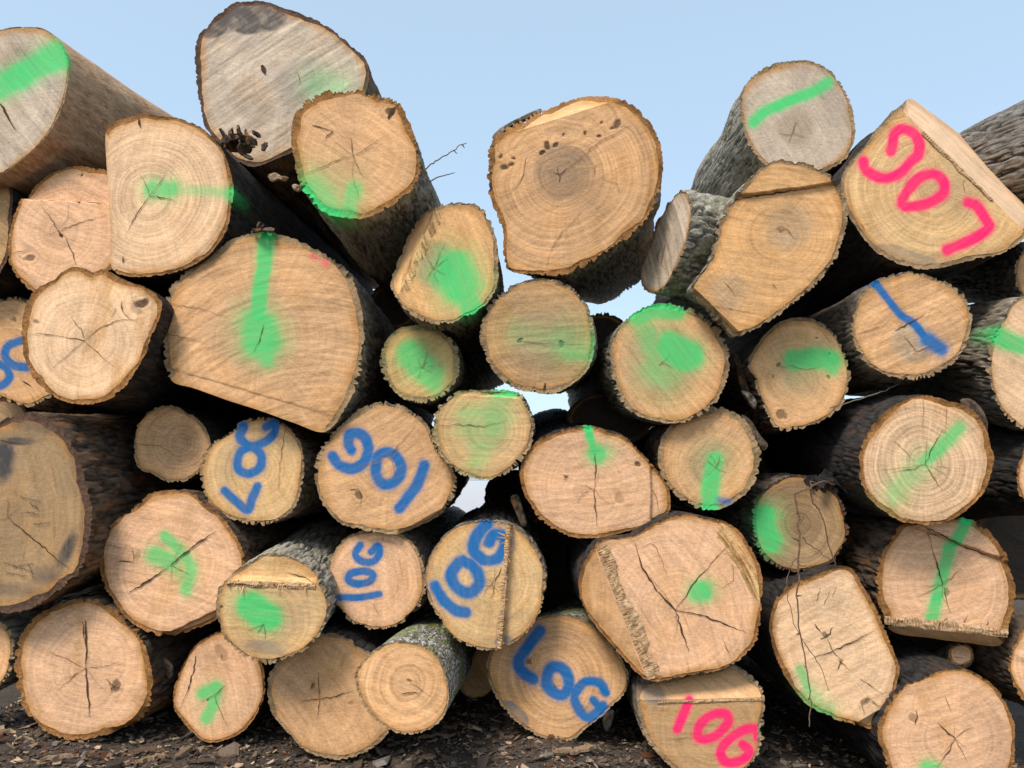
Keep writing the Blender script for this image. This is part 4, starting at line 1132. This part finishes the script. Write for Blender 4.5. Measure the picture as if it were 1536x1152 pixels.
# ---- seen only as bark in the gaps
L('gapleft', 'dark-barked log at the left edge below the beech, only its bark in view',
  '14,274 18,327 12,384 -11,421 -48,432 -85,405 -98,353 -88,295 -58,264 -16,258', (-40, 346), 0.12, (795, 712), 'dark', 'dark', 6, 'brown', '', saw=0.5)
L('gaplow', 'brown log in the gap above the scribbled log at the left edge',
  '40,618 30,605 5,598 -30,600 -55,618 -50,645 -20,660 20,652 38,638', (-5, 628), 0.45, (795, 712), 'brown', 'dark', 5, 'old', '', saw=0.5)
L('gapright', 'grey-barked log in the gap under the pink LOG log at the right',
  '1522,405 1535,376 1566,359 1609,362 1638,394 1638,440 1609,471 1563,471 1532,445', (1581, 417), 0.18, (1150, 405), 'grey', 'tan', 5, 'tan', '', saw=0.4)

L('deepcentre', 'shade-painted filler log deep in the gap under the low-domed log with the green drip', '767,852 776,804 798,777 822,769 850,782 870,817 872,860 861,904 837,932 809,934 782,909', (820, 852), 1.1, (795, 712), 'dark', 'dark', 5, 'gapshade', '', length=2.0, rings=30, nar=200)  # deep logs added to close bright gaps, shade painted into their ends
L('deepright', 'shade-painted filler log deep in the gap left of the even-ringed log with the fading slash', '1135,690 1145,668 1165,660 1185,668 1194,690 1186,712 1165,722 1145,712', (1165, 690), 1.2, (795, 712), 'dark', 'dark', 5, 'gapshade', '', length=2.0, rings=30, nar=200)
L('deepleft', 'shade-painted filler log deep in the gap above the small log with slanted green blot', '553,457 564,433 590,424 616,433 627,457 618,485 592,497 564,486', (590, 460), 1.3, (795, 640), 'dark', 'dark', 5, 'gapshade', '', length=2.0, rings=30, nar=200)
L('deepworn', 'shade-painted filler log deep in the gap below the worn green log', '727,750 732,724 752,708 780,708 806,724 812,750 798,772 770,778 740,770', (770, 743), 1.1, (795, 712), 'dark', 'dark', 5, 'gapshade', '', length=2.0, rings=30, nar=200)
L('deepgrey', 'shade-painted log end deep in the gap between the faintly smeared and two-blot logs', '858,522 864,494 884,474 908,470 934,480 948,505 946,536 930,558 904,566 876,556', (902, 520), 0.8, (800, 660), 'grey', 'dark', 5, 'gapshade', '', length=2.2, rings=30, nar=200)
L('deepedge', 'shade-painted filler log deep in the gap at the right edge above the splintered-step log', '1456,825 1467,778 1502,750 1548,747 1588,766 1607,817 1594,871 1555,897 1508,897 1469,871', (1533, 825), 0.7, (795, 690), 'dark', 'dark', 5, 'gapshade', '', length=2.2, rings=30, nar=200)
L('deepdome', 'shade-painted filler log deep in the gap between the two-blot log and the low-domed log', '850,632 859,609 884,592 920,590 954,600 976,621 973,646 948,665 903,667 864,655', (915, 628), 0.55, (795, 700), 'dark', 'dark', 5, 'gapshade', '', length=2.2, rings=30, nar=200)

# ================================================================== LOOSE THINGS
rng = np.random.default_rng(5)
# loose bark still hanging on logs (parts)
def part_slab(key, name, poly, y0, thick, bark, **kw):
    R_ = LOGS[key]
    return slab(name, poly, y0, thick, [BARK[bark]], R_['root'], R_['_o'], **kw)

part_slab('bigtop', 'loose_bark', '738,206 748,194 765,184 790,172 812,163 813,168 790,180 766,192 750,203 741,210', -0.02, 0.03, 'furrow', seed=3)
part_slab('knotfoot', 'loose_bark', '1096,530 1104,548 1108,572 1118,596 1132,612 1134,606 1122,580 1114,552 1106,532', 0.16, 0.02, 'brown', seed=4)
part_slab('knotfoot', 'loose_bark', '1112,586 1120,600 1132,614 1136,606 1126,590', 0.10, 0.025, 'furrow', seed=5)
part_slab('bluecorner', 'loose_bark', '905,1070 912,1064 921,1066 920,1080 912,1098 906,1094', 0.06, 0.02, 'dark', seed=6)
part_slab('topdrip', 'loose_bark', '766,745 776,742 786,768 790,786 784,790 774,770', 0.05, 0.02, 'brown', seed=7)
part_slab('bluechip', 'loose_bark', '1112,622 1124,628 1140,652 1152,668 1146,676 1132,660 1118,640', 0.10, 0.015, 'brown', seed=8)
part_slab('crackstar', 'loose_bark', '240,985 252,990 260,1000 257,1018 251,1020 250,1000 242,996', 0.16, 0.015, 'brown', seed=9)
part_slab('greenslash', 'loose_bark', '1440,600 1455,598 1472,612 1482,636 1478,650 1462,630 1446,612', -0.08, 0.015, 'brown', seed=10)

# crumbled bark on top of the half-round log: curled flakes heaped together
def flake_heap(name, label, cx, cy, y0, n, w, h, bark, seed):
    r = np.random.default_rng(seed)
    org = at_y([(cx, cy)], y0)[0]
    vs, qs, c = [], [], 0
    for k in range(n):
        o = org + r.normal(0, 1, 3) * np.array([w, 0.05, h]) * 0.5
        ln, wd, th = r.uniform(0.03, 0.085), r.uniform(0.010, 0.026), 0.004
        ax = unit(r.normal(0, 1, 3) * np.array([1, 0.6, 0.9]))
        sd = unit(np.cross(ax, r.normal(0, 1, 3)))
        up = np.cross(ax, sd)
        m = 6
        u = np.linspace(-0.5, 0.5, m)
        curl = r.uniform(-0.5, 0.5)
        for s in (1, -1):
            pass
        ctr = o + u[:, None] * ln * ax + (curl * ln * (u ** 2))[:, None] * up
        wj = wd * (1 - 0.6 * np.abs(u) * 2 * r.uniform(0.3, 1)) * r.uniform(0.7, 1.2, m)
        ring = np.stack([ctr - wj[:, None] * sd + th * up, ctr + wj[:, None] * sd + th * up, ctr + wj[:, None] * sd - th * up, ctr - wj[:, None] * sd - th * up], 1).reshape(-1, 3)
        vs.append(ring - org)
        q = grid_quads(m, 4, True)
        caps = np.array([[0, 3, 2, 1], [4 * m - 4, 4 * m - 3, 4 * m - 2, 4 * m - 1]])
        qs.append(np.vstack([q, caps]) + c)
        c += 4 * m
    v = np.vstack(vs)
    gc = np.ones((len(v), 4)); gc[:, 0] = r.uniform(0.3, 1, len(v))
    me = mesh_from(name, v, np.vstack(qs), [BARK[bark]], None, False, {'bark': gc, 'paint': np.zeros((len(v), 4))})
    o = link(name, me)
    o.location = org
    return tag(o, label, 'bark')

flake_heap('bark_scrap', 'crumbled heap of curled bark flakes on the shoulder of the half-round log', 350, 214, 0.02, 30, 0.12, 0.045, 'brown', 3)
flake_heap('bark_scrap', 'curled bark shred on the top rim of the flat-bottomed log with the green line', 394, 346, -0.02, 4, 0.04, 0.02, 'brown', 4)
flake_heap('bark_scrap', 'tangled tuft of broken bark and twigs on the dim log behind the hanging twig', 1238, 722, 0.18, 16, 0.09, 0.03, 'dark', 6)

CHIPM0 = plain('fresh_chip', (0.50, 0.35, 0.22), (0.24, 0.15, 0.09), 120)
# pale chips caught between the top logs
for poly, y0, lab in (('402,263 413,259 424,265 433,266 429,272 417,270 408,273', 0.05, 'larger pale wood chip caught under the weathered grey log'),
                      ('438,278 444,276 453,283 449,288 441,285', -0.02, 'smaller pale wood chip caught beside the green-edged rust-rimmed log')):
    c = at_y([pts(poly).mean(0)], y0)[0]
    o = slab('wood_chip', poly, y0, 0.02, [CHIPM0], None, c, seed=21, rough=0.012)
    o.location = c
    tag(o, lab, 'wood chip', 'pale chips caught between the top logs')

# hanging twig in front of the leaning log (one stem with side shoots)
org = at_y([(1195, 745)], -0.28)[0]
tw = []
main = path3('1192,741 1197,770 1200,800 1197,840 1199,870 1196,900 1200,950 1208,990 1214,1030 1217,1060 1214,1090', [-0.26, -0.34], rng)
tw.append((main, np.linspace(0.0042, 0.0018, len(main))))
for s, ys, r0 in (('1192,741 1205,735 1216,731 1215,722 1232,728', [-0.26, -0.2], 0.0045), ('1215,731 1219,755 1230,768 1241,808 1252,842 1254,850', [-0.22, -0.2], 0.0048),
                  ('1204,806 1220,822 1240,836 1250,842', [-0.28, -0.22], 0.0026), ('1197,836 1184,852 1180,870 1181,900 1190,935 1207,965', [-0.30, -0.32], 0.0028),
                  ('1207,965 1222,985 1235,1010 1243,1036', [-0.32, -0.30], 0.0024), ('1198,846 1215,852 1232,846 1250,842', [-0.29, -0.22], 0.0022), ('1216,731 1235,722 1252,727', [-0.2, -0.1], 0.006)):
    P = path3(s, ys, rng)
    tw.append((P, np.linspace(r0 * 0.75, r0 * 0.4, len(P))))
for k in range(4, len(main) - 3, 5):  # buds
    e = main[k] + rng.normal(0, 1, 3) * np.array([0.012, 0.004, 0.006])
    tw.append((np.array([main[k], (main[k] + e) / 2, e]), np.array([0.0036, 0.003, 0.001])))
o = tubes('twig', tw, TWIGM, org)
o.location = org
tag(o, 'thin brown branching twig hanging down in front of the irregular log at the lower right', 'twig')

# thin dry stem between logs
P = path3('1245,612 1275,603 1310,592 1340,580 1362,567', [0.02, 0.10], rng, 5, 0.002)
o = tubes('dry_stem', [(P, np.full(len(P), 0.0026))], PALESTEM, P[0])
o.location = P[0]
tag(o, 'thin dry stem stretched between the knot-footed log and the blue-stroke log', 'stem')

# living sprouts on the back of the round rust-rimmed log (parts of it)
R_ = LOGS['curl']
sp = []
for s, ys in (('618,268 646,246 660,238 680,226 692,217 700,215', [0.10, 0.32]), ('628,284 656,266 670,262 682,259', [0.15, 0.38]), ('680,226 686,230', [0.33, 0.33]), ('692,217 697,222', [0.32, 0.32])):
    P = path3(s, ys, rng, 4, 0.003)
    sp.append((P, np.linspace(0.0034, 0.0018, len(P))))
tubes('sprout', sp, TWIGM, R_['_o'], R_['root'])

# faint scribbles on the old log: tiny pencil strokes lying on its face
R_ = LOGS['oldgrowth']
ink = plain('pencil_ink', (0.035, 0.03, 0.03), (0.06, 0.05, 0.045), 90)
for (x0, y0, x1, y1) in ((32, 746, 62, 752), (46, 754, 58, 763), (42, 768, 60, 772), (52, 786, 76, 784), (6, 843, 46, 856), (10, 858, 40, 864), (44, 846, 52, 866), (20, 850, 50, 845)):
    nseg = 22
    u = np.linspace(0, 1, nseg)
    q = np.stack([x0 + (x1 - x0) * u, y0 + (y1 - y0) * u], 1) + np.stack([rng.normal(0, 0.9, nseg), 2.6 * np.sin(u * 40 + rng.uniform(0, 6)) * rng.uniform(0.3, 1, nseg)], 1)
    tg = np.gradient(q, axis=0)
    nr = np.stack([-tg[:, 1], tg[:, 0]], 1) / np.maximum(1e-6, np.linalg.norm(tg, axis=1))[:, None]
    A = R_['surf'](q + nr * 0.35) - R_['axis'] * 0.006
    B = R_['surf'](q - nr * 0.35) - R_['axis'] * 0.006
    ii = 2 * np.arange(nseg - 1)
    link('pencil_scribble', mesh_from('pencil_scribble', np.stack([A, B], 1).reshape(-1, 3) - R_['_o'], np.stack([ii, ii + 1, ii + 3, ii + 2], 1), [ink]), R_['root'])

# ================================================================== GROUND
low = [(k, LOGS[k]['_o']) for k in ('crackstar', 'hookgreen', 'groundbig', 'bluecorner', 'pinkfoot', 'cornerlog')]
A_ = np.array([[1, p[0]] for k, p in low]); b_ = np.array([p[2] for k, p in low])
gcoef = np.linalg.lstsq(A_, b_, rcond=None)[0]
print('GROUND', gcoef, [(k, p.round(3)) for k, p in low])


def ground_z(x, y):
    xc = np.clip(x, -3.2, 3.2)
    near = np.exp(-(np.maximum(0, np.hypot(x, y) - 5) / 6) ** 2)
    q = np.stack([x * 1.1, y * 1.1, x * 0], -1)
    q2 = np.stack([x * 7, y * 7, x * 0 + 1], -1)
    base = gcoef[0] + gcoef[1] * xc - 0.012
    # hug the lowest logs a little
    dip = np.zeros_like(x)
    for k, p in low:
        g0 = gcoef[0] + gcoef[1] * p[0]
        dip = dip + (p[2] - g0) * np.exp(-((x - p[0]) ** 2) / 0.09)
    return base + dip * near + (0.028 * fbm(q, 301, 3) + 0.012 * fbm(q2, 302, 3)) * near


gx = np.concatenate([-np.geomspace(900, 3.0, 36), np.linspace(-2.95, 2.95, 200), np.geomspace(3.0, 900, 36)])
gy = np.concatenate([-np.geomspace(900, 3.3, 26), np.linspace(-3.2, 4.5, 220), np.geomspace(4.6, 900, 36)])
GX, GY = np.meshgrid(gx, gy, indexing='ij')
GZ = ground_z(GX.ravel(), GY.ravel())
g = NT('soil')
tc = g.t.nodes.new('ShaderNodeTexCoord').outputs['Object']
a = g.noise(tc, 6, 5, 0.65)
b = g.noise(tc, 70, 4, 0.7)
c_ = g.noise(tc, 240, 3, 0.6)
xyz = g.sepv(tc)
far = g.remap(xyz[1], 6.0, 9.0)
col = g.mix(g.remap(b, 0.35, 0.65), (0.055, 0.043, 0.035), (0.15, 0.115, 0.088))
col = g.mix(g.remap(c_, 0.58, 0.68, 0.0, 0.6), col, (0.28, 0.21, 0.145))
col = g.mix(g.remap(a, 0.4, 0.7, 0.0, 0.6), col, (0.08, 0.068, 0.058))
col = g.mix(far, col, g.mix(b, (0.42, 0.41, 0.41), (0.55, 0.54, 0.55)))
g.bump(g.math('ADD', b, c_), 0.9, 0.01)
soil = g.finish(col, 0.9, 0.1)
go = link('ground', mesh_from('ground', np.stack([GX.ravel(), GY.ravel(), GZ], 1), grid_quads(len(gx), len(gy), False), [soil]))
go['kind'] = 'structure'

# litter of chips, bark crumbs and splinters: uncountable
g = NT('litter')
cc = g.attr('chip').outputs['Color']
tc = g.t.nodes.new('ShaderNodeTexCoord').outputs['Object']
nz = g.noise(tc, 180, 3, 0.6)
g.bump(nz, 0.5, 0.003)
litm = g.finish(g.vm('SCALE', cc, None, g.math('MULTIPLY_ADD', nz, 1.2, 0.75)), 0.85, 0.12)
PAL = np.array([(0.055, 0.042, 0.034), (0.09, 0.064, 0.046), (0.14, 0.095, 0.062), (0.24, 0.165, 0.105), (0.40, 0.285, 0.185), (0.10, 0.04, 0.02), (0.15, 0.13, 0.11)])
PW = np.array([.27, .25, .18, .12, .055, .055, .07])


def chips(n, x0, x1, y0, y1, smin, smax, r):
    x = r.uniform(x0, x1, n)
    y = r.uniform(y0, y1, n)
    s = smin + (smax - smin) * r.uniform(0, 1, n) ** 3
    asp = r.uniform(0.15, 0.7, n)
    th = s * r.uniform(0.05, 0.22, n)
    yaw = r.uniform(0, 6.283, n)
    tl = r.normal(0, 0.28, n)
    rl = r.normal(0, 0.35, n)
    z = ground_z(x, y) + th * 0.4 + r.uniform(0, 0.012, n)
    ax = np.stack([np.cos(yaw) * np.cos(tl), np.sin(yaw) * np.cos(tl), np.sin(tl)], 1)
    sd = np.stack([-np.sin(yaw) * np.cos(rl), np.cos(yaw) * np.cos(rl), np.sin(rl)], 1)
    up = np.cross(ax, sd)
    c = np.stack([x, y, z], 1)
    corner = [(-1, -1, -1), (1, -1, -1), (1, 1, -1), (-1, 1, -1), (-1, -1, 1), (1, -1, 1), (1, 1, 1), (-1, 1, 1)]
    V = []
    for (i, j, k) in corner:
        jx, jy = r.uniform(0.45, 1.1, n), r.uniform(0.35, 1.15, n)
        V.append(c + ax * (i * s * 0.5 * jx)[:, None] + sd * (j * s * asp * 0.5 * jy)[:, None] + up * (k * th * 0.5)[:, None])
    V = np.stack(V, 1).reshape(-1, 3)
    fq = np.array([(0, 3, 2, 1), (4, 5, 6, 7), (0, 1, 5, 4), (1, 2, 6, 5), (2, 3, 7, 6), (3, 0, 4, 7)])
    Q = (np.arange(n)[:, None, None] * 8 + fq[None]).reshape(-1, 4)
    col = PAL[r.choice(len(PAL), n, p=PW / PW.sum())] * r.uniform(0.7, 1.25, n)[:, None]
    col = np.concatenate([col, np.ones((n, 1))], 1)
    return V, Q, np.repeat(col, 8, 0)


lr = np.random.default_rng(77)
sets = [chips(24000, -2.3, 2.3, -1.1, 0.7, 0.005, 0.040, lr), chips(5000, -2.3, 2.3, 0.5, 2.6, 0.01, 0.05, lr), chips(900, -2.3, 2.3, -1.0, 0.6, 0.04, 0.11, lr)]
vs, qs, cs, c = [], [], [], 0
for V, Q, K in sets:
    vs.append(V); qs.append(Q + c); cs.append(K); c += len(V)
lo = link('wood_litter', mesh_from('wood_litter', np.vstack(vs), np.vstack(qs), [litm], None, False, {'chip': np.vstack(cs)}))
lo['kind'] = 'stuff'

CHIPM = plain('weathered_chip', (0.36, 0.25, 0.155), (0.17, 0.105, 0.06), 120)
# bigger pieces lying free on the litter: each its own thing
for k, (px_, py_, ln, wd, yaw, m_, lab) in enumerate((
        (90, 1139, 0.13, 0.030, 0.1, CHIPM, 'pale flat wood chip below the vertical-crack log, leftmost of the big chips'),
        (225, 1140, 0.10, 0.035, 0.5, CHIPM, 'long pale splinter of wood on the litter right of the bottom-left log'),
        (222, 1128, 0.14, 0.020, -0.15, TWIGM, 'dark stick lying flat on the litter between the two bottom-left logs'),
        (640, 1140, 0.07, 0.03, 0.6, CHIPM, 'blunt orange-brown wood chip on the litter right of the cross-cracked log'),
        (655, 1106, 0.16, 0.024, 0.05, TWIGM, 'reddish bark strip on the ground just behind the mossy log'),
        (845, 1130, 0.09, 0.034, -0.3, CHIPM, 'wood chip on the ground right under the slanting blue LOG'),
        (880, 1126, 0.11, 0.04, 0.25, CHIPM, 'broad wood chip on the ground left of the pink LOG log'),
        (140, 1133, 0.07, 0.022, -0.6, TWIGM, 'small rust-coloured bark piece on the litter below the vertical-crack log'))):
    r_ = rays([(px_, py_)])[0]
    t_ = 3.0
    for _ in range(30):
        X_ = CAM + r_ * t_
        t_ = t_ + (ground_z(np.array([X_[0]]), np.array([X_[1]]))[0] + 0.02 - X_[2]) / r_[2] * 0.9
    X_ = CAM + r_ * t_
    n_ = 9
    u = np.linspace(-1, 1, n_)
    w_ = wd * 0.5 * (1 - 0.7 * np.abs(u - rng.uniform(-0.4, 0.4)) ** 1.5) * (1 + 0.3 * rng.normal(0, 1, n_))
    bend = 0.008 * np.cos(u * 1.3) + 0.004
    ctr = np.stack([u * ln * 0.5, 0.006 * rng.normal(0, 1, n_), bend], 1)
    V = np.stack([ctr + np.array([0, 1, 0]) * w_[:, None] + [0, 0, .004], ctr - np.array([0, 1, 0]) * w_[:, None] + [0, 0, .006], ctr - np.array([0, 1, 0]) * w_[:, None] - [0, 0, .006], ctr + np.array([0, 1, 0]) * w_[:, None] - [0, 0, .006]], 1).reshape(-1, 3)
    Q = np.vstack([grid_quads(n_, 4, True), [[0, 3, 2, 1], [4 * n_ - 4, 4 * n_ - 3, 4 * n_ - 2, 4 * n_ - 1]]])
    nm = 'stick' if 'stick' in lab else ('bark_piece' if 'bark' in lab else 'wood_chip')
    o = link(nm, mesh_from(nm, V, Q, [m_], None, False))
    o.location = X_
    o.rotation_euler = (0.05, -0.08, yaw)
    tag(o, lab, nm.replace('_', ' '), 'large pieces of wood and bark on the litter')

# ================================================================== LIGHT, SKY, CAMERA
VEIL, VEILC = 0.60, (2.35, 3.1, 3.65)
SUN_EL, SUN_AZ = 52.0, 211.0     # azimuth from +Y clockwise: behind the camera, well to the left
w = bpy.data.worlds.new('World')
S.world = w
w.use_nodes = True
nt = w.node_tree
nt.nodes.clear()
out = nt.nodes.new('ShaderNodeOutputWorld')
bg = nt.nodes.new('ShaderNodeBackground')
sky = nt.nodes.new('ShaderNodeTexSky')
sky.sky_type = 'NISHITA'
sky.sun_disc = False
sky.sun_elevation = math.radians(SUN_EL)
sky.sun_rotation = math.radians(SUN_AZ)
sky.air_density = 1.0
sky.dust_density = 2.2
sky.ozone_density = 1.0
# a thin bright veil of high cloud evens the blue out
mx = nt.nodes.new('ShaderNodeMix')
mx.data_type = 'RGBA'
mx.inputs[0].default_value = VEIL
nt.links.new(sky.outputs[0], mx.inputs[6])
mx.inputs[7].default_value = (*VEILC, 1)
nt.links.new(mx.outputs[2], bg.inputs[0])
bg.inputs[1].default_value = 0.15
nt.links.new(bg.outputs[0], out.inputs[0])

sd = bpy.data.lights.new('sun', 'SUN')
sd.energy = 1.9
sd.angle = math.radians(16)
sd.color = (1.0, 0.94, 0.85)
so = bpy.data.objects.new('sun', sd)
COL.objects.link(so)
az, el = math.radians(SUN_AZ), math.radians(SUN_EL)
to_sun = Vector((math.sin(az) * math.cos(el), math.cos(az) * math.cos(el), math.sin(el)))
so.rotation_euler = to_sun.to_track_quat('Z', 'Y').to_euler()
so.location = to_sun * 20

cd = bpy.data.cameras.new('camera')
cd.sensor_fit = 'HORIZONTAL'
cd.sensor_width = 36.0
cd.lens = 36.0 * F / 1536.0
cd.clip_start = 0.05
cd.clip_end = 3000
co = bpy.data.objects.new('camera', cd)
COL.objects.link(co)
co.location = CAM
co.rotation_euler = (math.radians(90) + PITCH, 0, 0)
S.camera = co

S.render.engine = 'CYCLES'
S.view_settings.view_transform = 'Standard'
S.view_settings.look = 'None'
S.view_settings.exposure = 0.84
S.view_settings.gamma = 1.0
S.view_settings.use_curve_mapping = False
